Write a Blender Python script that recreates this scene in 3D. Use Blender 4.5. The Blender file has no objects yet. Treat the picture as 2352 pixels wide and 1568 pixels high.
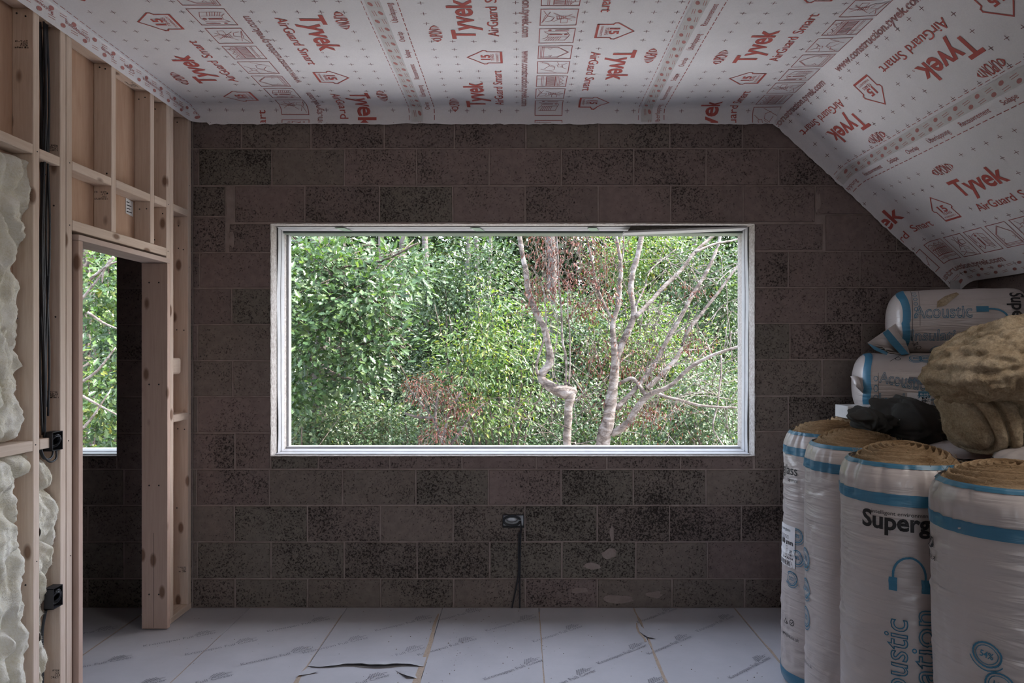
import bpy, bmesh, math, random
import numpy as np
from mathutils import Vector, noise
random.seed(11)
RNG = np.random.default_rng(5)
scene = bpy.context.scene
COL = scene.collection
PI = math.pi

# ------------------------------------------------------------------ camera
CAMZ = 1.575
cam_d = bpy.data.cameras.new('camera')
cam_d.sensor_width = 36.0
cam_d.lens = 24.0
cam_d.shift_x = -19.0 / 2352.0
cam_d.shift_y = 26.0 / 2352.0
cam_d.clip_start = 0.05
cam_d.clip_end = 400
cam = bpy.data.objects.new('camera', cam_d)
cam.location = (0, 0, CAMZ)
cam.rotation_euler = (PI / 2, 0, 0)
COL.objects.link(cam)
scene.camera = cam

# ------------------------------------------------------------------ world, sun, lights, exposure
w = bpy.data.worlds.new('sky')
scene.world = w
w.use_nodes = True
wn = w.node_tree.nodes
wn.clear()
sky = wn.new('ShaderNodeTexSky')
sky.sky_type = 'NISHITA'
sky.sun_disc = False
sky.sun_elevation = math.radians(42)
sky.sun_rotation = math.radians(90)
sky.air_density = 1.0
sky.dust_density = 3.0
sky.ozone_density = 1.0
hz = wn.new('ShaderNodeMixRGB')
hz.inputs['Fac'].default_value = 0.55
hz.inputs['Color2'].default_value = (6.6, 7.0, 8.0, 1)
bg = wn.new('ShaderNodeBackground')
bg.inputs['Strength'].default_value = 1.0
wo = wn.new('ShaderNodeOutputWorld')
w.node_tree.links.new(sky.outputs['Color'], hz.inputs['Color1'])
w.node_tree.links.new(hz.outputs['Color'], bg.inputs['Color'])
w.node_tree.links.new(bg.outputs['Background'], wo.inputs['Surface'])

sun_d = bpy.data.lights.new('sun', 'SUN')
sun_d.energy = 22.0
sun_d.angle = math.radians(1.0)
sun_d.color = (1.0, 0.96, 0.90)
sun = bpy.data.objects.new('sun', sun_d)
sun.rotation_euler = Vector((-0.62, -0.022, -0.78)).to_track_quat('-Z', 'Y').to_euler()
sun.location = (20, 6, 30)
COL.objects.link(sun)

# added fill lamps out of view: one at the rear wall, one under the slope
def area(name, loc, direction, sx, sy, power, color):
    d = bpy.data.lights.new(name, 'AREA')
    d.shape = 'RECTANGLE'
    d.size = sx
    d.size_y = sy
    d.energy = power
    d.color = color
    o = bpy.data.objects.new(name, d)
    o.location = loc
    o.rotation_euler = Vector(direction).to_track_quat('-Z', 'Y').to_euler()
    COL.objects.link(o)
    return o
area('rear_window_daylight', (-0.2, -2.6, 1.6), (0.1, 1.0, 0.05), 1.2, 1.0, 0.4, (1.0, 0.76, 0.64))
# lamp added to brighten left wall and bags; no roof window is built
area('roof_window_daylight', (1.93, 1.25, 2.73), (-0.678, 0.0, -0.735), 0.7, 1.1, 15.0, (1.0, 0.92, 0.86))

scene.view_settings.view_transform = 'Standard'
scene.view_settings.look = 'None'
scene.view_settings.gamma = 1.0
scene.view_settings.use_curve_mapping = False
scene.view_settings.exposure = 0.45

# ------------------------------------------------------------------ helpers
F = 1568.0
WY = 4.22            # room face of the gable wall
S_W = F / WY

def at(u, v, Y):
    return Vector(((u - 1195.0) / F * Y, Y, CAMZ + (810.0 - v) / F * Y))

def wx(u):
    return (u - 1195.0) / S_W

def wz(v):
    return CAMZ + (810.0 - v) / S_W

def empty(name, loc=(0, 0, 0), parent=None):
    o = bpy.data.objects.new(name, None)
    o.location = loc
    o.empty_display_size = 0.1
    COL.objects.link(o)
    if parent:
        o.parent = parent
    return o

def tag(o, label, cat, group=None, kind=None):
    o['label'] = label
    o['category'] = cat
    if group:
        o['group'] = group
    if kind:
        o['kind'] = kind
    return o

def struct(name):
    o = empty(name)
    o['kind'] = 'structure'
    return o

def pyd(name, verts, faces, mat, parent=None, smooth=False, origin=None):
    """one mesh object from world coordinates; parents stand unrotated"""
    me = bpy.data.meshes.new(name)
    off = Vector(origin) if origin is not None else Vector((0, 0, 0))
    me.from_pydata([tuple(Vector(v) - off) for v in verts], [], faces)
    if smooth:
        me.polygons.foreach_set('use_smooth', [True] * len(me.polygons))
    me.update()
    if mat:
        me.materials.append(mat)
    o = bpy.data.objects.new(name, me)
    o.location = off - (gloc(parent) if parent else Vector((0, 0, 0)))
    if parent:
        o.parent = parent
    COL.objects.link(o)
    return o

def gloc(o):
    p = Vector((0, 0, 0))
    while o:
        p += o.location
        o = o.parent
    return p

def bmobj(name, bm, mat, parent=None, smooth=False, origin=None):
    me = bpy.data.meshes.new(name)
    off = Vector(origin) if origin is not None else Vector((0, 0, 0))
    if origin is not None:
        bmesh.ops.translate(bm, verts=bm.verts, vec=-off)
    bm.to_mesh(me)
    bm.free()
    if smooth:
        me.polygons.foreach_set('use_smooth', [True] * len(me.polygons))
    if mat:
        me.materials.append(mat)
    o = bpy.data.objects.new(name, me)
    o.location = off - (gloc(parent) if parent else Vector((0, 0, 0)))
    if parent:
        o.parent = parent
    COL.objects.link(o)
    return o

def beam(name, x0, x1, y0, y1, z0, z1, mat, parent=None, bev=0.002, seg=1):
    bm = bmesh.new()
    bmesh.ops.create_cube(bm, size=1.0)
    c = Vector(((x0 + x1) / 2, (y0 + y1) / 2, (z0 + z1) / 2))
    for v in bm.verts:
        v.co = Vector((v.co.x * (x1 - x0), v.co.y * (y1 - y0), v.co.z * (z1 - z0)))
    if bev:
        bmesh.ops.bevel(bm, geom=list(bm.edges), offset=bev, segments=seg, affect='EDGES', profile=0.5)
    o = bmobj(name, bm, mat, parent)
    o.location = c - (gloc(parent) if parent else Vector((0, 0, 0)))
    return o

def holed_wall(x0, x1, z0, z1, y0, y1, holes):
    """slab between y0 and y1 with rectangular holes"""
    xs = sorted({x0, x1} | {h[0] for h in holes} | {h[1] for h in holes})
    zs = sorted({z0, z1} | {h[2] for h in holes} | {h[3] for h in holes})
    V, Fc, idx = [], [], {}
    def vid(p):
        if p not in idx:
            idx[p] = len(V)
            V.append(p)
        return idx[p]
    nx, nz = len(xs) - 1, len(zs) - 1
    def solid(i, k):
        if i < 0 or k < 0 or i >= nx or k >= nz:
            return False
        cx, cz = (xs[i] + xs[i + 1]) / 2, (zs[k] + zs[k + 1]) / 2
        return not any(h[0] < cx < h[1] and h[2] < cz < h[3] for h in holes)
    for i in range(nx):
        for k in range(nz):
            if not solid(i, k):
                continue
            a, b, c, d = xs[i], xs[i + 1], zs[k], zs[k + 1]
            q = lambda *ps: Fc.append([vid(p) for p in ps])
            q((a, y0, c), (b, y0, c), (b, y0, d), (a, y0, d))
            q((a, y1, c), (a, y1, d), (b, y1, d), (b, y1, c))
            if not solid(i - 1, k): q((a, y0, c), (a, y0, d), (a, y1, d), (a, y1, c))
            if not solid(i + 1, k): q((b, y0, c), (b, y1, c), (b, y1, d), (b, y0, d))
            if not solid(i, k - 1): q((a, y0, c), (a, y1, c), (b, y1, c), (b, y0, c))
            if not solid(i, k + 1): q((a, y0, d), (b, y0, d), (b, y1, d), (a, y1, d))
    return V, Fc

class Tubes:
    def __init__(self):
        self.V, self.Fc = [], []
    def add(self, pts, radii, sides=8, sub=4, wob=0.0):
        pts = [Vector(p) for p in pts]
        P, R = [], []
        n = len(pts)
        for i in range(n - 1):
            p0, p1, p2, p3 = pts[max(i - 1, 0)], pts[i], pts[i + 1], pts[min(i + 2, n - 1)]
            for k in range(sub):
                t = k / sub
                q = 0.5 * ((2 * p1) + (p2 - p0) * t + (2 * p0 - 5 * p1 + 4 * p2 - p3) * t * t + (3 * p1 - p0 - 3 * p2 + p3) * t ** 3)
                P.append(q)
                R.append(radii[i] * (1 - t) + radii[i + 1] * t)
        P.append(pts[-1])
        R.append(radii[-1])
        if wob:
            for i in range(len(P)):
                P[i] = P[i] + wob * Vector(noise.noise_vector(P[i] * 3.0))
                R[i] *= 1 + 0.18 * noise.noise(P[i] * 9.0)
        base = len(self.V)
        up = Vector((0.31, 0.17, 0.93))
        for i, p in enumerate(P):
            d = (P[min(i + 1, len(P) - 1)] - P[max(i - 1, 0)])
            if d.length < 1e-9:
                d = Vector((0, 0, 1))
            d.normalize()
            a = d.cross(up)
            if a.length < 0.05:
                a = d.cross(Vector((1, 0, 0)))
            a.normalize()
            b = d.cross(a)
            for s in range(sides):
                th = 2 * PI * s / sides
                self.V.append(p + R[i] * (math.cos(th) * a + math.sin(th) * b))
        for i in range(len(P) - 1):
            for s in range(sides):
                s2 = (s + 1) % sides
                self.Fc.append((base + i * sides + s, base + i * sides + s2, base + (i + 1) * sides + s2, base + (i + 1) * sides + s))
        self.Fc.append(tuple(base + s for s in range(sides))[::-1])
        self.Fc.append(tuple(base + (len(P) - 1) * sides + s for s in range(sides)))
    def build(self, name, mat, parent=None, smooth=True, origin=None):
        return pyd(name, self.V, self.Fc, mat, parent, smooth, origin)

# ------------------------------------------------------------------ materials
class NT:
    def __init__(self, name):
        self.m = bpy.data.materials.new(name)
        self.m.use_nodes = True
        self.t = self.m.node_tree
        self.n = self.t.nodes
        self.p = self.n['Principled BSDF']
        self.out = self.n['Material Output']
    def new(self, ty, **kw):
        nd = self.n.new(ty)
        for k, v in kw.items():
            if k in nd.inputs and not hasattr(nd, k):
                nd.inputs[k].default_value = v
            else:
                setattr(nd, k, v)
        return nd
    def l(self, a, b):
        self.t.links.new(a, b)
    def coord(self, kind='Object', scale=(1, 1, 1)):
        if kind == 'World':
            src = self.new('ShaderNodeNewGeometry').outputs['Position']
        else:
            src = self.new('ShaderNodeTexCoord').outputs[kind]
        mp = self.new('ShaderNodeMapping')
        mp.inputs['Scale'].default_value = scale
        self.l(src, mp.inputs['Vector'])
        return mp.outputs['Vector']
    def noise(self, vec, scale, detail=4.0, rough=0.55, dist=0.0):
        nd = self.new('ShaderNodeTexNoise')
        nd.inputs['Scale'].default_value = scale
        nd.inputs['Detail'].default_value = detail
        nd.inputs['Roughness'].default_value = rough
        nd.inputs['Distortion'].default_value = dist
        self.l(vec, nd.inputs['Vector'])
        return nd.outputs['Fac']
    def ramp(self, fac, stops):
        r = self.new('ShaderNodeValToRGB')
        els = r.color_ramp.elements
        while len(els) < len(stops):
            els.new(0.5)
        for e, (pos, c) in zip(els, stops):
            e.position = pos
            e.color = (c[0], c[1], c[2], 1) if hasattr(c, '__len__') else (c, c, c, 1)
        self.l(fac, r.inputs['Fac'])
        return r.outputs['Color']
    def mix(self, fac, a, b, mode='MIX'):
        m = self.new('ShaderNodeMixRGB', blend_type=mode)
        for inp, x in (('Fac', fac), ('Color1', a), ('Color2', b)):
            if isinstance(x, (int, float)):
                m.inputs[inp].default_value = x if inp == 'Fac' else (x, x, x, 1)
            elif isinstance(x, tuple):
                m.inputs[inp].default_value = (x[0], x[1], x[2], 1)
            else:
                self.l(x, m.inputs[inp])
        return m.outputs['Color']
    def math(self, op, a, b=None):
        m = self.new('ShaderNodeMath', operation=op)
        for i, x in enumerate((a, b)):
            if x is None:
                continue
            if isinstance(x, (int, float)):
                m.inputs[i].default_value = x
            else:
                self.l(x, m.inputs[i])
        return m.outputs[0]
    def bump(self, h, strength=0.3, dist=0.01):
        b = self.new('ShaderNodeBump')
        b.inputs['Strength'].default_value = strength
        b.inputs['Distance'].default_value = dist
        self.l(h, b.inputs['Height'])
        self.l(b.outputs['Normal'], self.p.inputs['Normal'])
    def base(self, c):
        if isinstance(c, tuple):
            self.p.inputs['Base Color'].default_value = (c[0], c[1], c[2], 1)
        else:
            self.l(c, self.p.inputs['Base Color'])
    def set(self, rough=0.8, spec=0.3, metal=0.0):
        self.p.inputs['Roughness'].default_value = rough
        self.p.inputs['Specular IOR Level'].default_value = spec
        self.p.inputs['Metallic'].default_value = metal
        return self.m

def m_plain(name, c, rough=0.7, spec=0.3, var=0.12, scale=30.0, metal=0.0):
    t = NT(name)
    n = t.noise(t.coord('World'), scale)
    t.base(t.ramp(n, [(0.25, tuple(x * (1 - var) for x in c)), (0.75, tuple(min(1, x * (1 + var)) for x in c))]))
    return t.set(rough, spec, metal)

def m_block(name, pit_lo, pit_hi, tones):
    t = NT(name)
    v = t.coord('World')
    rnd = t.new('ShaderNodeObjectInfo').outputs['Random']
    big = t.noise(v, 3.0, 3.0, 0.6)
    mid = t.noise(v, 22.0, 5.0, 0.65)
    tone = t.ramp(rnd, [(0.0, tones[0]), (0.35, tones[1]), (0.7, tones[2]), (1.0, tones[3])])
    c = t.mix(0.55, tone, t.ramp(mid, [(0.3, 0.35), (0.7, 0.65)]), 'OVERLAY')
    c = t.mix(t.ramp(big, [(0.45, 0.0), (0.75, 0.35)]), c, (0.15, 0.13, 0.115))
    fine = t.noise(v, 98.0, 4.0, 0.66, 0.4)
    # number of pits varies from block to block and across a block
    dens = t.math('ADD', t.math('MULTIPLY', rnd, pit_hi - pit_lo), t.math('ADD', t.math('MULTIPLY', t.math('SUBTRACT', big, 0.5), 0.35), pit_lo))
    pit = t.math('MULTIPLY', t.math('SUBTRACT', dens, fine), 9.0)
    pitc = t.new('ShaderNodeClamp')
    t.l(pit, pitc.inputs[0])
    light = t.noise(v, 120.0, 2.0, 0.5)
    c = t.mix(t.ramp(light, [(0.66, 0.0), (0.74, 0.5)]), c, (0.20, 0.18, 0.165))
    c = t.mix(pitc.outputs[0], c, (0.036, 0.031, 0.029))
    t.base(c)
    h = t.math('SUBTRACT', t.math('MULTIPLY', mid, 0.5), pitc.outputs[0])
    t.bump(h, 0.7, 0.006)
    return t.set(0.95, 0.1)

M = {}
M['block_brown'] = m_block('concrete_block_brown', 0.395, 0.465, [(0.196, 0.153, 0.144), (0.212, 0.166, 0.155), (0.180, 0.144, 0.135), (0.202, 0.161, 0.152)])
M['block_grey'] = m_block('concrete_block_dark', 0.40, 0.51, [(0.180, 0.154, 0.136), (0.198, 0.164, 0.148), (0.168, 0.152, 0.132), (0.192, 0.150, 0.140)])
t = NT('mortar')
v = t.coord('World')
t.base(t.ramp(t.noise(v, 14.0, 5.0, 0.6), [(0.3, (0.225, 0.185, 0.170)), (0.7, (0.32, 0.27, 0.25))]))
t.bump(t.noise(v, 90.0, 3.0), 0.5, 0.004)
M['mortar'] = t.set(0.95, 0.1)
t = NT('pale_mortar_edge')
v = t.coord('World')
t.base(t.ramp(t.noise(v, 60.0, 5.0, 0.7), [(0.3, (0.20, 0.18, 0.165)), (0.7, (0.44, 0.42, 0.40))]))
t.bump(t.noise(v, 110.0, 3.0), 0.8, 0.004)
M['mortar_pale'] = t.set(0.95, 0.1)

def m_wood(name, grain, c1, c2, knots=True):
    """softwood; grain = stretch of the coordinates, small along the length"""
    t = NT(name)
    rnd = t.new('ShaderNodeObjectInfo').outputs['Random']
    src = t.new('ShaderNodeNewGeometry').outputs['Position']
    add = t.new('ShaderNodeVectorMath', operation='ADD')
    comb = t.new('ShaderNodeCombineXYZ')
    k = t.math('MULTIPLY', rnd, 37.0)
    for i in range(3):
        t.l(k, comb.inputs[i])
    t.l(src, add.inputs[0])
    t.l(comb.outputs[0], add.inputs[1])
    mp = t.new('ShaderNodeMapping')
    mp.inputs['Scale'].default_value = grain
    t.l(add.outputs[0], mp.inputs['Vector'])
    g = t.noise(mp.outputs['Vector'], 9.0, 5.0, 0.62, 0.5)
    c = t.ramp(g, [(0.28, c2), (0.62, c1)])
    tone = t.ramp(rnd, [(0.0, 0.84), (0.5, 1.0), (1.0, 0.93)])
    c = t.mix(1.0, c, tone, 'MULTIPLY')
    if knots:
        mp2 = t.new('ShaderNodeMapping')
        mp2.inputs['Scale'].default_value = tuple(max(0.45, min(1.0, q)) for q in grain)
        t.l(add.outputs[0], mp2.inputs['Vector'])
        vo = t.new('ShaderNodeTexVoronoi')
        vo.inputs['Scale'].default_value = 9.0
        t.l(mp2.outputs['Vector'], vo.inputs['Vector'])
        kn = t.ramp(vo.outputs['Distance'], [(0.11, 0.85), (0.19, 0.0)])
        c = t.mix(kn, c, (0.17, 0.09, 0.055))
    t.base(c)
    t.bump(g, 0.15, 0.002)
    return t.set(0.72, 0.25)
WC1, WC2 = (0.73, 0.605, 0.51), (0.63, 0.49, 0.39)
M['wood_z'] = m_wood('softwood_upright', (9, 9, 0.5), WC1, WC2)
M['wood_y'] = m_wood('softwood_lengthwise', (9, 0.5, 9), WC1, WC2)
M['lining'] = m_wood('door_lining_wood', (7, 7, 0.4), (0.58, 0.43, 0.355), (0.50, 0.355, 0.29), True)
M['lining_y'] = m_wood('door_lining_head_wood', (7, 0.4, 7), (0.66, 0.53, 0.46), (0.56, 0.43, 0.37), False)
M['ply'] = m_wood('plywood_face', (1.2, 3.0, 0.35), (0.60, 0.41, 0.30), (0.50, 0.32, 0.225), False)
M['dark'] = m_plain('black_ink', (0.025, 0.022, 0.022), 0.8, 0.1)
M['screw'] = m_plain('dark_screw_head', (0.03, 0.028, 0.027), 0.5, 0.4)

t = NT('white_breather_membrane')
v = t.coord('World')
cl = t.noise(v, 5.0, 4.0, 0.6)
fb = t.noise(t.coord('World', (1, 1, 1)), 160.0, 3.0, 0.6)
t.base(t.mix(0.5, t.ramp(cl, [(0.3, (0.71, 0.71, 0.74)), (0.7, (0.78, 0.78, 0.81))]), t.ramp(fb, [(0.3, (0.72, 0.72, 0.745)), (0.7, (0.82, 0.82, 0.845))])))
t.bump(t.math('ADD', t.noise(v, 9.0, 5.0, 0.6), t.math('MULTIPLY', fb, 0.05)), 0.35, 0.012)
M['membrane'] = t.set(0.6, 0.3)
M['adhesive'] = m_plain('grey_adhesive_strip', (0.58, 0.58, 0.585), 0.5, 0.3, 0.08)
M['red'] = m_plain('red_print', (0.46, 0.112, 0.10), 0.6, 0.2, 0.10, 14)
M['maroon'] = m_plain('dull_red_fine_print', (0.38, 0.13, 0.13), 0.6, 0.2, 0.10, 14)
M['oval'] = m_plain('hatched_oval_print', (0.44, 0.20, 0.19), 0.6, 0.2, 0.3, 300)
M['steel_lintel'] = m_plain('grey_green_lintel', (0.12, 0.145, 0.125), 0.35, 0.5, 0.2, 8)
M['plus'] = m_plain('dark_cross_print', (0.15, 0.06, 0.07), 0.6, 0.2)

t = NT('grey_floor_film')
v = t.coord('World')
rnd = t.new('ShaderNodeObjectInfo').outputs['Random']
a = t.noise(v, 2.2, 5.0, 0.65)
b = t.noise(v, 40.0, 4.0, 0.65)
c = t.ramp(a, [(0.3, (0.355, 0.355, 0.385)), (0.7, (0.425, 0.425, 0.46))])
c = t.mix(1.0, c, t.ramp(rnd, [(0, 0.94), (1, 1.03)]), 'MULTIPLY')
c = t.mix(t.ramp(b, [(0.62, 0.0), (0.78, 0.5)]), c, (0.42, 0.39, 0.37))
t.base(c)
t.bump(b, 0.08, 0.004)
M['film'] = t.set(0.45, 0.4)
M['film_print'] = m_plain('faded_grey_print', (0.215, 0.215, 0.24), 0.6, 0.2, 0.25, 60)
M['chip'] = m_plain('bare_chipboard', (0.36, 0.29, 0.235), 0.9, 0.1, 0.25, 120)
M['dark_gap'] = m_plain('dark_subfloor', (0.10, 0.08, 0.065), 0.9, 0.1)

t = NT('white_plastic_closer')
v = t.coord('World')
t.base(t.ramp(t.noise(v, 18.0, 4.0), [(0.3, (0.34, 0.345, 0.36)), (0.7, (0.40, 0.405, 0.42))]))
M['upvc'] = t.set(0.35, 0.5)
M['green_tag'] = m_plain('grey_green_plastic', (0.20, 0.27, 0.22), 0.5, 0.4)

def m_wool(name, c1, c2, c3, st=(1, 1, 1), sc=26.0):
    t = NT(name)
    v = t.coord('Object', st)
    a = t.noise(v, sc * 0.3, 6.0, 0.65, 0.6)
    b = t.noise(v, sc * 5.0, 5.0, 0.75, 0.2)
    c = t.ramp(a, [(0.25, c3), (0.5, c2), (0.72, c1)])
    c = t.mix(0.6, c, t.ramp(b, [(0.3, 0.2), (0.7, 0.8)]), 'OVERLAY')
    t.base(c)
    t.bump(t.math('ADD', a, t.math('MULTIPLY', b, 0.35)), 0.6, 0.022)
    t.p.inputs['Subsurface Weight'].default_value = 0.0
    return t.set(1.0, 0.02)
M['wool_white'] = m_wool('pale_mineral_wool', (0.90, 0.88, 0.82), (0.84, 0.81, 0.71), (0.70, 0.64, 0.49))
M['wool_tan'] = m_wool('tan_mineral_wool', (0.50, 0.42, 0.31), (0.37, 0.295, 0.20), (0.21, 0.145, 0.085))
M['wool_core'] = m_wool('rolled_mineral_wool', (0.42, 0.31, 0.20), (0.30, 0.205, 0.12), (0.13, 0.075, 0.036), (1, 1, 5), 20)

def m_wrap(name, c, rough=0.32):
    t = NT(name)
    v = t.coord('Object')
    sv = t.coord('Object', (1.3, 1.3, 11.0))
    a = t.noise(sv, 3.2, 2.5, 0.5, 0.9)
    t.base(t.ramp(t.noise(v, 3.0, 4.0), [(0.3, tuple(x * 0.95 for x in c)), (0.7, c)]))
    msk = t.ramp(t.noise(v, 2.4, 2.0), [(0.38, 0.15), (0.62, 1.0)])
    t.bump(t.math('MULTIPLY', a, msk), 0.6, 0.02)
    t.p.inputs['Coat Weight'].default_value = 0.15
    t.p.inputs['Coat Roughness'].default_value = 0.2
    return t.set(rough, 0.45)
M['wrap'] = m_wrap('white_plastic_wrap', (0.49, 0.445, 0.43))
M['blue'] = m_wrap('blue_printed_band', (0.045, 0.175, 0.285), 0.4)
M['blue_ink'] = m_plain('blue_ink', (0.05, 0.19, 0.30), 0.5, 0.3)
M['red_wrap'] = m_plain('red_printed_band', (0.50, 0.03, 0.025), 0.4, 0.4)
M['black_ink'] = m_plain('black_print', (0.02, 0.02, 0.022), 0.5, 0.3)
M['paper'] = m_plain('white_paper_label', (0.72, 0.72, 0.74), 0.6, 0.2, 0.05)
M['cable'] = m_plain('black_cable_sheath', (0.018, 0.020, 0.026), 0.35, 0.5)
M['box_plastic'] = m_plain('black_box_plastic', (0.02, 0.02, 0.024), 0.5, 0.4)
M['galv'] = m_plain('galvanised_steel', (0.55, 0.56, 0.58), 0.4, 0.5, 0.15, 60, 0.6)
t = NT('black_fleece')
v = t.coord('Object')
t.base(t.ramp(t.noise(v, 9.0, 4.0), [(0.3, (0.026, 0.025, 0.024)), (0.7, (0.048, 0.046, 0.043))]))
t.bump(t.noise(v, 320.0, 2.0), 0.2, 0.002)
M['fleece'] = t.set(0.85, 0.15)
M['card'] = m_plain('white_carton', (0.36, 0.355, 0.36), 0.6, 0.3, 0.05)
M['tape'] = m_plain('shiny_clear_tape', (0.52, 0.52, 0.54), 0.2, 0.6, 0.05)
M['plaster'] = m_plain('plain_board', (0.42, 0.38, 0.36), 0.9, 0.1)

# ------------------------------------------------------------------ flat print
_tg = {}
def text_geom(body, bold=0.0, outline=0.0):
    key = (body, bold, outline)
    if key in _tg:
        return _tg[key]
    c = bpy.data.curves.new('t', 'FONT')
    c.body = body
    c.size = 1.0
    c.resolution_u = 3
    c.offset = bold
    if outline:
        c.fill_mode = 'NONE'
        c.bevel_depth = outline
        c.bevel_resolution = 0
    o = bpy.data.objects.new('t', c)
    COL.objects.link(o)
    dg = bpy.context.evaluated_depsgraph_get()
    me = bpy.data.meshes.new_from_object(o.evaluated_get(dg))
    V = [(q.co.x, q.co.y) for q in me.vertices]
    Fs = [tuple(p.vertices) for p in me.polygons]
    bpy.data.objects.remove(o)
    bpy.data.curves.remove(c)
    bpy.data.meshes.remove(me)
    _tg[key] = (V, Fs)
    return _tg[key]
_cv = text_geom('T')[0]
CAPH = max(q[1] for q in _cv) - min(q[1] for q in _cv)

class Ink:
    def __init__(self):
        self.V, self.Fc = [], []
    def text(self, body, x, y, cap=None, length=None, rot=0.0, bold=0.0, outline=0.0, center=False):
        V, Fs = text_geom(body, bold, outline)
        xs = [q[0] for q in V]
        x0, wd = min(xs), max(xs) - min(xs)
        sy = cap / CAPH if cap else length / wd
        sx = length / wd if length else sy
        cr, sr = math.cos(rot), math.sin(rot)
        b = len(self.V)
        dx = -0.5 * wd * sx if center else 0
        dy = -0.5 * CAPH * sy if center else 0
        for (a, c) in V:
            px, py = (a - x0) * sx + dx, c * sy + dy
            self.V.append((x + px * cr - py * sr, y + px * sr + py * cr))
        self.Fc += [tuple(b + i for i in f) for f in Fs]
    def line(self, pts, wd, closed=False):
        n = len(pts)
        for i in range(n if closed else n - 1):
            (ax, ay), (bx, by) = pts[i], pts[(i + 1) % n]
            dx, dy = bx - ax, by - ay
            L = math.hypot(dx, dy)
            if L < 1e-7:
                continue
            nx, ny = -dy / L * wd / 2, dx / L * wd / 2
            ex, ey = dx / L * wd / 2, dy / L * wd / 2
            b = len(self.V)
            self.V += [(ax - ex + nx, ay - ey + ny), (ax - ex - nx, ay - ey - ny), (bx + ex - nx, by + ey - ny), (bx + ex + nx, by + ey + ny)]
            self.Fc.append((b, b + 1, b + 2, b + 3))
    def poly(self, pts):
        b = len(self.V)
        self.V += list(pts)
        self.Fc.append(tuple(range(b, b + len(pts))))
    def rect(self, x0, y0, x1, y1):
        self.poly([(x0, y0), (x1, y0), (x1, y1), (x0, y1)])
    def disc(self, x, y, rx, ry, n=14, rot=0.0):
        cr, sr = math.cos(rot), math.sin(rot)
        self.poly([(x + rx * math.cos(a) * cr - ry * math.sin(a) * sr, y + rx * math.cos(a) * sr + ry * math.sin(a) * cr) for a in [2 * PI * i / n for i in range(n)]])
    def ring(self, x, y, rx, ry, wd, n=20, a0=0.0, a1=2 * PI):
        pts = [(x + rx * math.cos(a0 + (a1 - a0) * i / n), y + ry * math.sin(a0 + (a1 - a0) * i / n)) for i in range(n + 1)]
        self.line(pts, wd)
    def sub(self, other, x=0, y=0, rot=0.0, s=1.0):
        cr, sr = math.cos(rot) * s, math.sin(rot) * s
        b = len(self.V)
        for (a, c) in other.V:
            self.V.append((x + a * cr - c * sr, y + a * sr + c * cr))
        self.Fc += [tuple(b + i for i in f) for f in other.Fc]
    def build(self, name, fn, mat, parent=None, maxedge=None, clip=None, origin=None):
        """fn maps (a, b) of the flat print to a point on the real surface"""
        if not self.V:
            return None
        bm = bmesh.new()
        vs = [bm.verts.new((a, b, 0)) for a, b in self.V]
        for f in self.Fc:
            try:
                bm.faces.new([vs[i] for i in f])
            except ValueError:
                pass
        if clip:
            for co, no in clip:
                bmesh.ops.bisect_plane(bm, geom=list(bm.verts) + list(bm.edges) + list(bm.faces), plane_co=(co[0], co[1], 0), plane_no=(no[0], no[1], 0), clear_outer=True)
        if not bm.faces:
            bm.free()
            return None
        bmesh.ops.triangulate(bm, faces=[f for f in bm.faces if len(f.verts) > 4])
        if maxedge:
            for _ in range(5):
                es = [e for e in bm.edges if e.calc_length() > maxedge]
                if not es:
                    break
                bmesh.ops.subdivide_edges(bm, edges=es, cuts=1, use_grid_fill=False)
                bmesh.ops.triangulate(bm, faces=[f for f in bm.faces if len(f.verts) > 4])
        for q in bm.verts:
            q.co = fn(q.co.x, q.co.y)
        return bmobj(name, bm, mat, parent, origin=origin)
# ================================================================== SETTING
CEIL = 3.09
LX = -2.03           # room face of the stud partition
RX = 2.83            # knee wall
BACK = -2.8          # rear wall behind the camera
FARX = -4.2          # far side of the adjoining room
W1 = (wx(622), wx(1733), wz(1047), wz(514))       # main window opening
W2 = (-2.90, wx(267), wz(1047), wz(514))          # window of the adjoining room
SOCK = (wx(1155), wx(1203), wz(1211), wz(1182))

# ------------------------------------------------------------------ gable wall of concrete blocks
wall_back = struct('wall_back')
V, Fc = holed_wall(FARX, RX + 0.1, -0.1, CEIL + 0.12, WY + 0.0045, WY + 0.10, [W1, W2, (SOCK[0] - 0.003, SOCK[1] + 0.003, SOCK[2] - 0.003, SOCK[3] + 0.003)])
pyd('mortar_bed', V, Fc, M['mortar'], wall_back)
V, Fc = holed_wall(FARX, RX + 0.1, -0.1, CEIL + 0.12, WY + 0.20, WY + 0.29, [(W1[0] + 0.012, W1[1] - 0.012, W1[2] + 0.012, W1[3] - 0.012), (W2[0], W2[1] + 0.0, W2[2] + 0.012, W2[3])])
pyd('outer_leaf', V, Fc, M['mortar_pale'], wall_back)

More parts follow.
